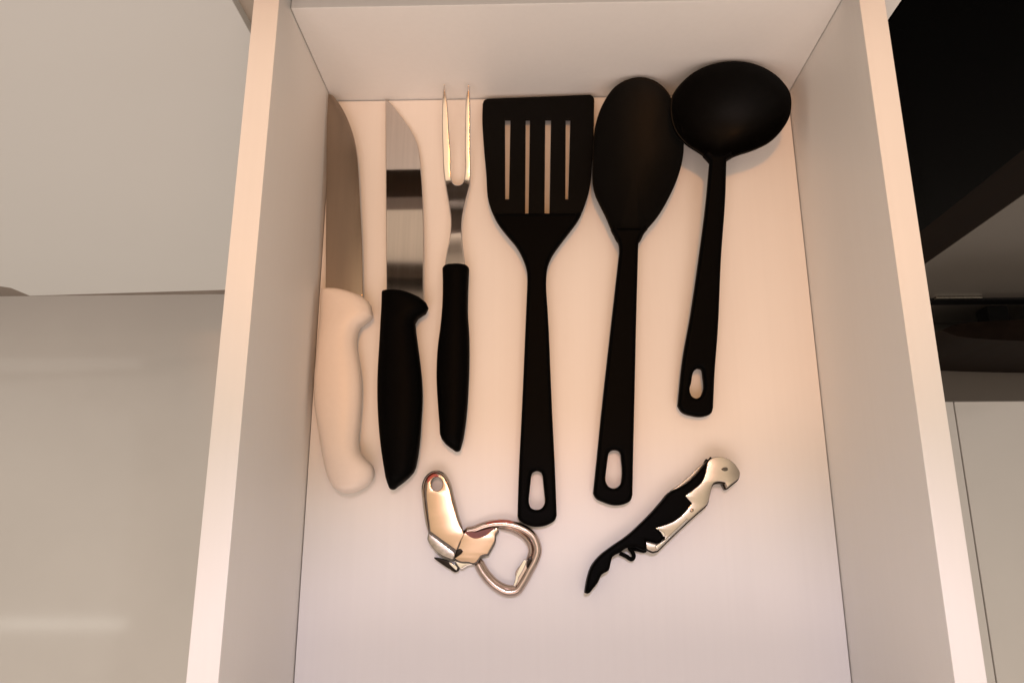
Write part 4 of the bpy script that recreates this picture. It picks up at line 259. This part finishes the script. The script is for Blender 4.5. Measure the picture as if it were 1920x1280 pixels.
'cork_body': [[9.93,-369.99,7.5],[10.49,-366.99,7.5],[11.06,-363.99,7.5],[11.8,-361.02,7.5],[12.54,-358.61,7.5],[13.38,-356.21,7.5],[14.46,-353.94,7.5],[15.95,-351.7,7.5],[17.7,-349.59,7.5],[19.59,-347.61,7.5],[22.24,-345.33,7.5],[25.12,-343.26,7.5],[28.05,-341.25,7.5],[31.71,-338.85,7.5],[35.45,-336.53,7.5],[39.08,-334.06,7.5],[42.01,-331.74,7.5],[44.86,-329.3,7.5],[47.68,-326.81,7.5],[50.33,-324.43,7.5],[52.94,-322.0,7.5],[55.51,-319.51,7.5],[57.89,-317.1,7.5],[60.22,-314.64,7.5],[62.56,-312.16,7.5],[64.4,-310.0,7.5],[66.23,-307.82,7.5],[68.32,-306.0,7.5],[70.11,-305.08,7.5],[72.02,-304.34,7.5],[73.91,-303.54,7.5],[76.29,-302.28,7.5],[78.62,-300.91,7.5],[80.87,-299.41,7.5],[83.03,-297.74,7.5],[85.1,-295.92,7.5],[87.09,-294.02,7.5],[88.63,-292.39,7.5],[90.12,-290.69,7.5],[91.62,-289.01,7.5],[93.0,-287.36,7.5],[94.38,-285.73,7.5],[95.98,-284.4,7.5],[96.85,-283.91,7.5],[97.75,-283.47,7.5],[98.34,-283.31,7.5],[98.1,-284.0,7.5],[97.0,-285.45,7.5],[95.98,-286.93,7.5],[95.25,-288.7,7.5],[94.7,-290.55,7.5],[94.1,-292.38,7.5],[93.23,-294.73,7.5],[92.31,-297.05,7.5],[91.12,-299.21,7.5],[89.48,-301.17,7.5],[87.56,-302.96,7.5],[85.57,-304.66,7.5],[83.85,-306.07,7.5],[82.07,-307.42,7.5],[80.3,-308.77,7.5],[81.45,-310.42,7.5],[82.6,-312.07,7.5],[83.75,-313.71,7.5],[81.03,-316.9,7.5],[78.32,-320.08,7.5],[75.29,-322.83,7.5],[73.24,-324.17,7.5],[71.07,-325.37,7.5],[68.86,-326.46,7.5],[64.72,-327.6,7.5],[60.49,-328.54,7.5],[59.14,-330.08,7.5],[59.64,-330.72,7.5],[60.37,-331.41,7.5],[61.1,-332.1,7.5],[61.88,-333.04,7.5],[62.66,-333.98,7.5],[63.43,-334.92,7.5],[61.9,-336.66,7.5],[60.37,-338.4,7.5],[58.67,-339.32,7.5],[57.37,-339.15,7.5],[55.99,-338.6,7.5],[54.6,-338.11,7.5],[53.46,-337.87,7.5],[52.31,-337.66,7.5],[51.17,-337.46,7.5],[51.14,-339.22,7.5],[51.11,-340.98,7.5],[51.08,-342.74,7.5],[50.52,-343.08,7.5],[49.96,-343.42,7.5],[49.39,-343.69,7.5],[46.97,-342.77,7.5],[44.55,-341.85,7.5],[42.07,-341.44,7.5],[40.39,-341.56,7.5],[38.69,-341.9,7.5],[37.08,-342.47,7.5],[35.91,-343.17,7.5],[34.81,-344.03,7.5],[33.69,-344.85,7.5],[31.9,-345.72,7.5],[30.07,-346.51,7.5],[28.65,-347.63,7.5],[28.03,-348.83,7.5],[27.65,-350.21,7.5],[27.27,-351.59,7.5],[26.89,-353.1,7.5],[26.53,-354.62,7.5],[25.89,-355.93,7.5],[24.52,-356.95,7.5],[22.79,-357.71,7.5],[21.29,-358.67,7.5],[20.3,-360.12,7.5],[19.55,-361.78,7.5],[18.69,-363.37,7.5],[17.77,-364.59,7.5],[16.77,-365.76,7.5],[15.72,-366.88,7.5],[14.44,-368.45,7.5],[13.08,-369.95,7.5],[11.54,-370.53,7.5],[11.02,-370.41,7.5],[10.47,-370.2,7.5]],
'cork_lever': [[94.76,-285.86,9.5],[95.43,-285.18,9.5],[96.19,-284.55,9.5],[96.99,-284.02,9.5],[98.74,-283.32,9.5],[100.66,-283.0,9.5],[102.54,-282.95,9.5],[104.84,-283.27,9.5],[107.08,-284.02,9.5],[109.11,-285.09,9.5],[110.92,-286.49,9.5],[112.51,-288.21,9.5],[113.76,-290.14,9.5],[114.54,-291.6,9.5],[115.16,-293.17,9.5],[115.25,-294.73,9.5],[114.98,-295.57,9.5],[114.55,-296.42,9.5],[114.05,-297.21,9.5],[112.89,-298.45,9.5],[111.47,-299.49,9.5],[110.04,-300.51,9.5],[108.73,-301.53,9.5],[107.4,-302.54,9.5],[106.07,-303.55,9.5],[105.66,-302.34,9.5],[105.25,-301.12,9.5],[104.83,-299.91,9.5],[103.68,-299.66,9.5],[102.53,-299.41,9.5],[101.37,-299.32,9.5],[99.93,-299.46,9.5],[98.49,-299.83,9.5],[97.28,-300.46,9.5],[96.29,-301.81,9.5],[95.68,-303.6,9.5],[95.11,-305.4,9.5],[94.31,-308.22,9.5],[93.63,-311.06,9.5],[92.47,-313.59,9.5],[90.81,-315.37,9.5],[88.79,-316.92,9.5],[86.76,-318.46,9.5],[84.15,-320.63,9.5],[81.52,-322.77,9.5],[78.92,-324.92,9.5],[75.11,-328.18,9.5],[71.35,-331.47,9.5],[67.63,-334.78,9.5],[64.44,-337.69,9.5],[61.28,-340.61,9.5],[58.13,-343.53,9.5],[57.03,-343.79,9.5],[55.92,-344.05,9.5],[54.81,-344.31,9.5],[53.33,-343.72,9.5],[51.85,-343.12,9.5],[50.81,-342.24,9.5],[50.51,-341.02,9.5],[50.6,-339.56,9.5],[50.68,-338.1,9.5],[51.87,-338.37,9.5],[53.07,-338.64,9.5],[54.26,-338.91,9.5],[55.64,-339.34,9.5],[57.02,-339.78,9.5],[58.32,-339.87,9.5],[60.42,-338.92,9.5],[62.33,-337.15,9.5],[63.07,-335.33,9.5],[62.58,-334.25,9.5],[61.59,-333.15,9.5],[60.53,-332.12,9.5],[59.35,-331.12,9.5],[58.07,-330.21,9.5],[56.79,-329.3,9.5],[60.63,-328.23,9.5],[64.46,-327.16,9.5],[68.13,-325.7,9.5],[70.14,-324.62,9.5],[72.1,-323.4,9.5],[73.96,-322.08,9.5],[76.79,-319.46,9.5],[79.36,-316.51,9.5],[81.93,-313.56,9.5],[80.51,-311.92,9.5],[79.09,-310.27,9.5],[77.66,-308.63,9.5],[79.92,-307.16,9.5],[82.17,-305.7,9.5],[84.36,-304.13,9.5],[86.33,-302.61,9.5],[88.24,-301.0,9.5],[89.85,-299.19,9.5],[90.99,-297.11,9.5],[91.85,-294.84,9.5],[92.63,-292.55,9.5],[93.21,-290.22,9.5],[93.72,-287.87,9.5]],
'cork_eye': [[102.96,-291.17,9.5],[103.37,-290.76,9.5],[104.16,-290.34,9.5],[104.96,-290.1,9.5],[105.66,-290.06,9.5],[106.36,-290.15,9.5],[106.87,-290.44,9.5],[107.08,-290.89,9.5],[107.17,-291.47,9.5],[107.09,-291.94,9.5],[106.67,-292.29,9.5],[106.01,-292.51,9.5],[105.37,-292.6,9.5],[104.32,-292.35,9.5],[103.32,-291.76,9.5]],
'cork_channel': [[78.23,-322.96,11.5],[78.49,-323.42,11.5],[78.75,-323.92,11.5],[78.96,-324.41,11.5],[75.06,-327.89,11.5],[71.17,-331.36,11.5],[67.27,-334.8,11.5],[64.13,-337.51,11.5],[60.98,-340.19,11.5],[57.84,-342.87,11.5],[57.21,-342.54,11.5],[56.57,-342.12,11.5],[56.11,-341.68,11.5],[56.74,-340.17,11.5],[59.5,-338.57,11.5],[62.24,-336.94,11.5],[67.64,-332.4,11.5],[72.92,-327.69,11.5]],
'cork_pin': [[58.49,-330.14,11.5],[59.67,-330.28,11.5],[61.33,-330.95,11.5],[62.81,-332.2,11.5],[63.39,-333.75,11.5],[63.02,-334.52,11.5],[62.5,-335.1,11.5],[61.51,-334.13,11.5],[60.44,-332.15,11.5],[59.2,-330.96,11.5]],
'cork_worm': [[34.12,-345.29,5.0],[34.9,-345.66,5.0],[35.68,-346.02,5.0],[36.46,-346.39,5.0],[37.24,-346.76,5.0],[38.02,-347.13,5.0],[38.9,-347.66,5.0],[39.81,-348.33,5.0],[40.7,-348.93,5.0],[41.52,-349.26,5.0],[42.23,-349.13,5.0],[42.5,-348.91,5.0],[42.78,-348.6,5.0],[43.03,-348.26,5.0],[43.23,-347.89,5.0],[43.37,-347.54,5.0],[43.43,-346.95,5.0],[43.3,-346.34,5.0],[43.05,-345.71,5.0],[42.74,-345.09,5.0],[42.43,-344.5,5.0],[42.08,-343.98,5.0],[41.61,-343.45,5.0],[41.16,-342.95,5.0],[40.82,-342.49,5.0],[40.71,-342.1,5.0],[41.05,-341.69,5.0],[41.83,-341.43,5.0],[42.86,-341.26,5.0],[43.94,-341.1,5.0],[44.9,-340.9,5.0]],
'cork_worm_b': [[41.56,-341.7,5.0],[42.54,-341.95,5.0],[43.52,-342.2,5.0],[44.5,-342.46,5.0],[45.48,-342.7,5.0],[46.47,-342.91,5.0],[47.34,-343.13,5.0],[48.26,-343.4,5.0],[49.16,-343.62,5.0],[49.96,-343.71,5.0],[50.58,-343.56,5.0],[51.1,-342.98,5.0],[51.46,-342.05,5.0],[51.65,-340.94,5.0],[51.65,-339.84,5.0],[51.46,-338.91,5.0],[51.17,-338.38,5.0],[50.75,-337.89,5.0],[50.25,-337.42,5.0],[49.73,-336.96,5.0],[49.25,-336.48,5.0]],
'cork_foil': [[69.4,-305.2,4.0],[70.17,-304.47,4.0],[72.43,-303.07,4.0],[74.67,-301.64,4.0],[77.68,-299.41,4.0],[80.63,-297.09,4.0],[83.54,-294.71,4.0],[86.46,-291.98,4.0],[89.35,-289.17,4.0],[92.53,-286.82,4.0],[93.68,-286.15,4.0],[94.86,-285.52,4.0],[95.6,-285.31,4.0],[95.42,-286.18,4.0],[94.35,-287.89,4.0],[93.2,-289.53,4.0],[91.05,-291.98,4.0],[88.55,-294.15,4.0],[85.98,-296.24,4.0],[83.7,-298.16,4.0],[81.36,-300.02,4.0],[78.89,-301.65,4.0],[77.2,-302.59,4.0],[75.46,-303.43,4.0],[73.68,-304.14,4.0],[72.03,-304.66,4.0],[70.35,-305.09,4.0]],
'cork_rivet': [[82.75,-318.1,11.0],[82.66,-318.48,11.0],[82.47,-318.82,11.0],[82.18,-319.08,11.0],[81.82,-319.26,11.0],[81.44,-319.31,11.0],[81.06,-319.26,11.0],[80.73,-319.08,11.0],[80.47,-318.81,11.0],[80.32,-318.47,11.0],[80.27,-318.1,11.0],[80.36,-317.72,11.0],[80.56,-317.38,11.0],[80.85,-317.12,11.0],[81.2,-316.94,11.0],[81.59,-316.89,11.0],[81.97,-316.94,11.0],[82.3,-317.12,11.0],[82.56,-317.39,11.0],[82.71,-317.73,11.0]],
}


# ------------------------------------------------------------------ the setting
ZF = -.72
fl = box('floor', (-3, -3, ZF - .03), (3, 1.2, ZF - .004), M['grout'], bev=0, kind='structure')
GX = 0.6722
tx = [GX - 1.8, GX - .9, GX, GX + .9]; ty = [-1.585, -.685, .215]
tile0 = None
for x in tx:
    for y in ty:
        if tile0 is None:
            tile0 = box('tile', (0, 0, -.012), (.898, .896, 0), M['tile'], bev=.0012); t = tile0
        else:
            t = tile0.copy(); COL.objects.link(t)
        t.location = (x + .002, y + .002, ZF); t.parent = fl

# ------------------------------------------------------------------ drawer
H = .127; HB = .1075; W2 = .18; TL = .0165; TR = .0158; DEPTH = .47
dr = thing('drawer', 'open white wooden drawer holding the knives, black utensils and openers', 'drawer', (0, -.235, -.012))
box('side_panel', (-W2 - TL, -DEPTH, -.012), (-W2, .016, H), M['melamine'], dr, .0009)
box('side_panel', (W2, -DEPTH, -.012), (W2 + TR, .016, H), M['melamine'], dr, .0009)
box('back_panel', (-W2 + .0004, .0006, -.012), (W2 - .0004, .016, HB), M['melamine'], dr, .0007)
box('bottom_panel', (-W2 + .0007, -DEPTH, -.010), (W2 - .0007, -.0003, 0), M['melamine'], dr, .0002)
box('front_panel', (-.222, -DEPTH - .020, -.03), (.222, -DEPTH - .0006, .16), M['lacquer'], dr, .001)

# ------------------------------------------------------------------ cabinets round the drawer
cb = thing('base_cabinet', 'white cabinet carcass that the open drawer slides out of', 'cabinet', (0, .2, ZF))
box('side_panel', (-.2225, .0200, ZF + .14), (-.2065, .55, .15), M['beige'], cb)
box('side_panel', (.2000, -.003, ZF + .14), (.2160, .55, .15), M['carcass'], cb)
box('back_panel', (-.2063, .53, ZF + .14), (.1998, .548, .15), M['carcass'], cb)
box('worktop', (-1.15, -.003, .1505), (.2170, .61, .176), M['worktop'], cb, .0015)
box('plinth', (-.2063, .06, ZF), (.1998, .076, ZF + .138), M['carcass'], cb)
dc = thing('door_cabinet', 'pale grey cabinet with a flat handleless door left of the drawer', 'cabinet', (-.6, .2, ZF))
def door_mesh():
    # a door a few millimetres ajar, its lower edge stepping up at the far corner
    pts = [(-.2215, .1475), (-.2215, -.480), (-.7345, -.480), (-.7385, -.4445), (-.7485, -.4365), (-1.15, -.430), (-1.15, .1475)]
    yf = lambda x: .0125 + (x + .22) * .0215
    bm = bmesh.new()
    A = [bm.verts.new((x, yf(x), z)) for x, z in pts]; B = [bm.verts.new((x, yf(x) + .018, z)) for x, z in pts]
    bm.faces.new(A); bm.faces.new(B[::-1]); n = len(pts)
    for i in range(n): bm.faces.new((A[i], A[(i + 1) % n], B[(i + 1) % n], B[i]))
    bmesh.ops.recalc_face_normals(bm, faces=bm.faces)
    bmesh.ops.bevel(bm, geom=bm.edges[:], offset=.0012, segments=2, affect='EDGES', profile=.5)
    return from_bm(bm)
link('door', door_mesh(), M['lacquer'], dc, wn=True)
box('side_panel', (-.2400, .0325, -.478), (-.2240, .55, .15), M['carcass'], dc)
box('bottom_panel', (-1.15, .0325, -.478), (-.2405, .55, -.462), M['carcass'], dc)
box('plinth', (-1.15, .082, ZF), (-.2240, .098, -.4785), M['plinth'], dc)

# ------------------------------------------------------------------ cooker
ck = thing('oven', 'black glossy oven standing to the right of the drawer', 'oven', (.6, .2, ZF))
XL, Y0 = .2195, .0
box('body', (XL, Y0 + .021, ZF + .02), (1.2, .55, .17), M['rubber'], ck)
box('door_glass', (XL, Y0, -.528), (.419, Y0 + .02, .17), M['glass'], ck)
box('door_stile', (.4192, Y0 + .0012, -.528), (.477, Y0 + .02, .17), M['brown'], ck)
box('door_panel', (.4772, Y0 + .0004, -.528), (1.2, Y0 + .02, .17), M['smoke'], ck)
box('hinge_cover', (.558, Y0 - .003, -.5245), (.623, Y0 + .0002, -.517), M['worn_steel'], ck)
box('seal', (XL, Y0 - .002, -.553), (1.2, Y0 + .0198, -.5285), M['rubber'], ck)
box('lower_rail', (XL, Y0 + .0015, -.66), (1.2, Y0 + .0198, -.5535), M['smoke'], ck)
def bowed(x0, x1, yb, yf, z0, z1):
    """bar with rounded ends, bowed gently towards the room"""
    bm = bmesh.new(); n = 28
    bow = lambda t: .010 * math.sin(math.pi * t)
    end = lambda t: max(0, 1 - abs(2 * t - 1) ** 10) ** .5
    F = [(x0 + (x1 - x0) * i / n, (yf + yb) / 2 - (yb - yf) / 2 * end(i / n) - bow(i / n)) for i in range(n + 1)]
    B = [(x0 + (x1 - x0) * i / n, (yf + yb) / 2 + (yb - yf) / 2 * end(i / n) + bow(i / n) * .6) for i in range(1, n)]
    pts = F + B[::-1]; k = len(pts)
    top = [bm.verts.new((x, y, z1)) for x, y in pts]; bot = [bm.verts.new((x, y, z0)) for x, y in pts]
    bm.faces.new(top); bm.faces.new(bot[::-1])
    for i in range(k): bm.faces.new((top[i], top[(i + 1) % k], bot[(i + 1) % k], bot[i]))
    return from_bm(bm)
link('kickboard', bowed(.548, 1.15, -.044, -.066, -.69, -.50), M['brown'], ck)
box('base_plate', (.47, -.117, ZF + .0002), (1.2, .02, ZF + .006), M['smoke'], ck)  # grey slab added as the shadow band on the floor
for x in (.66, 1.04): box('bracket', (x, -.050, -.60), (x + .03, .003, -.57), M['rubber'], ck)

# the kitchen wall and ceiling, seen only as reflections in the blades
ce = box('ceiling', (-2, -1.4, 1.80), (2, 2.4, 1.84), M['ceiling'], bev=0, kind='structure')
wl = box('wall', (-2, .62, ZF), (2, .66, 1.7995), M['ceiling'], bev=0, kind='structure')
for z0, z1, d, mk in ((1.605, 1.625, .04, 'worktop'), (1.665, 1.69, .05, 'beam'), (1.725, 1.735, .04, 'beam')):  # unseen boards added so the blade reflects dark streaks
    s = box('shelf', (-.34, -d, -(z1 - z0) / 2), (.34, -.0005, (z1 - z0) / 2), M[mk], bev=.002)
    s.location = (-.40, .62, (z0 + z1) / 2); s.rotation_euler = (0, R(-5), 0); s.parent = wl

# ------------------------------------------------------------------ knives and fork
kn = thing('chef_knife', 'broad-bladed kitchen knife with a white plastic handle, against the left drawer wall', 'knife', (-.155, -.15, 0))
slab('blade', ['white_blade'], .0022, .0006, M['dull_steel'], kn, zf=flat('white_blade'))
handle('handle', 'white_handle', .0095, M['white'], kn)
kb = thing('kitchen_knife', 'kitchen knife with a shiny blade and a black handle, between white knife and fork', 'knife', (-.115, -.15, 0))
slab('blade', ['black_blade'], .0022, .0006, M['steel'], kb, zf=flat('black_blade'))
handle('handle', 'black_handle', .0095, M['black'], kb)
fk = thing('carving_fork', 'two-pronged steel carving fork with a black handle', 'fork', (-.08, -.15, 0))
slab('prongs', ['fork_metal'], .0032, .0009, M['fork_steel'], fk)
handle('handle', 'fork_handle', .0085, M['black'], fk)

# ------------------------------------------------------------------ black nylon utensils
tn = thing('slotted_turner', 'black nylon turner with four slots in its flat blade', 'spatula', (-.01, -.15, 0))
slab('blade', ['turner_blade'] + ['turner_slot%d' % i for i in range(4)], .0024, .0005, M['nylon'], tn)
slab('handle', ['turner_handle', 'turner_hole'], .0085, .0028, M['black'], tn)
sp = thing('serving_spoon', 'large black nylon spoon with an oval bowl, between turner and ladle', 'spoon', (.05, -.15, 0))
bowl('bowl', 'spoon_bowl', .0085, .0018, M['nylon'], sp, pw=2.2)
slab('handle', ['spoon_handle', 'spoon_hole'], .0085, .0028, M['black'], sp)
ld = thing('ladle', 'black nylon soup ladle with a deep round bowl in the back right corner', 'ladle', (.12, -.1, 0))
bowl('bowl', 'ladle_bowl', .028, .0018, M['nylon'], ld, pw=2.4, lip=.0016)
slab('handle', ['ladle_handle', 'ladle_hole'], .0085, .0028, M['black'], ld)

# ------------------------------------------------------------------ bottle and can opener
op = thing('can_opener', 'folded steel can and bottle opener with worn red edges, below the turner handle', 'opener', (-.07, -.31, 0))
arm = slab('arm', ['opener_arm', 'opener_hole'], .0014, .0004, M['warm_steel'], op, dz=.0006, wn=False)
slab('arm_core', ['opener_core', 'opener_hole'], .0036, .0006, M['dark_metal'], op)
tube('arm_rim', mm('opener_arm_rim'), .0012, .0034, M['satin'], op, taper=4)
slab('arm_fold', ['opener_facet'], .0036, .0008, M['worn_steel'], op, dz=.0022, wn=False)
slab('cutter', ['opener_cutter'], .0050, .0007, M['black_steel'], op)
slab('cutter_edge', ['opener_cutter_edge'], .0016, .0004, M['chrome'], op)
ft = slab('cutter_foot', ['opener_foot'], .0030, .0008, M['chrome'], op, wn=False)
slab('rivet', ['opener_rivet'], .0030, .0008, M['black_steel'], op)
slab('web_core', ['opener_web'], .0030, .0005, M['dark_metal'], op, dz=-.0014, shift=(.0005, -.0012))  # dark copy shifted below the web, added as its shadow edge
slab('web', ['opener_web'], .0016, .0005, M['warm_steel'], op, wn=False)
slab('web_recess', ['opener_red_web'], .0007, .0002, M['dark_red'], op)
rg = tube('ring', mm('opener_ring'), .0030, .0034, M['ring_steel'], op, taper=3)
tube('inner_flange', mm('opener_ring_inner'), .0016, .0026, M['ring_steel'], rg, taper=5)
tube('inner_flange', mm('opener_ring_low'), .0017, .0026, M['ring_steel'], rg, taper=5)
tube('red_edge', mm('opener_red'), .0009, .0030, M['red'], rg, taper=6)
tube('red_edge', mm('opener_red_tip'), .0011, .0009, M['red'], arm, taper=4)
lf = slab('cap_lifter', ['opener_lip'], .0022, .0007, M['ring_steel'], op, dz=-.0004)
slab('lip', ['opener_lip_edge'], .0014, .0005, M['chrome'], lf, dz=.0014)
slab('notch', ['opener_lip_notch'], .0010, .0003, M['black_steel'], lf, dz=.0014)  # dark patch laid on as the lifter's dark reflection

# ------------------------------------------------------------------ corkscrew
co = thing('corkscrew', 'black waiter corkscrew with a steel lever shaped like a bird head', 'corkscrew', (.1, -.3, 0))
slab('body', ['cork_body'], .0125, .0022, M['black'], co)
lv = slab('lever', ['cork_lever'], .0070, .0005, M['satin'], co, dz=.0012, wn=False)
slab('lever_core', ['cork_lever'], .0060, .0005, M['black_steel'], co, dz=-.0012, shift=(.0004, -.0011))  # dark shifted copy, put in as the shadow along the lever's edge
slab('hook', ['cork_hook'], .0050, .0006, M['black_steel'], co)
slab('eye', ['cork_eye'], .0008, .0002, M['dark_metal'], lv, dz=.0051)
slab('rivet', ['cork_rivet'], .0018, .0005, M['dull_steel'], lv, dz=.0036)
slab('channel', ['cork_channel'], .0030, .0008, M['chrome'], lv, dz=.0018)
slab('pin', ['cork_pin'], .0030, .0006, M['chrome'], lv, dz=.0018)
tube('worm', mm('cork_worm'), .0014, .0014, M['black'], co)
tube('worm', mm('cork_worm_b'), .0016, .0016, M['black'], co)
slab('foil_cutter', ['cork_foil'], .0016, .0005, M['satin'], co)
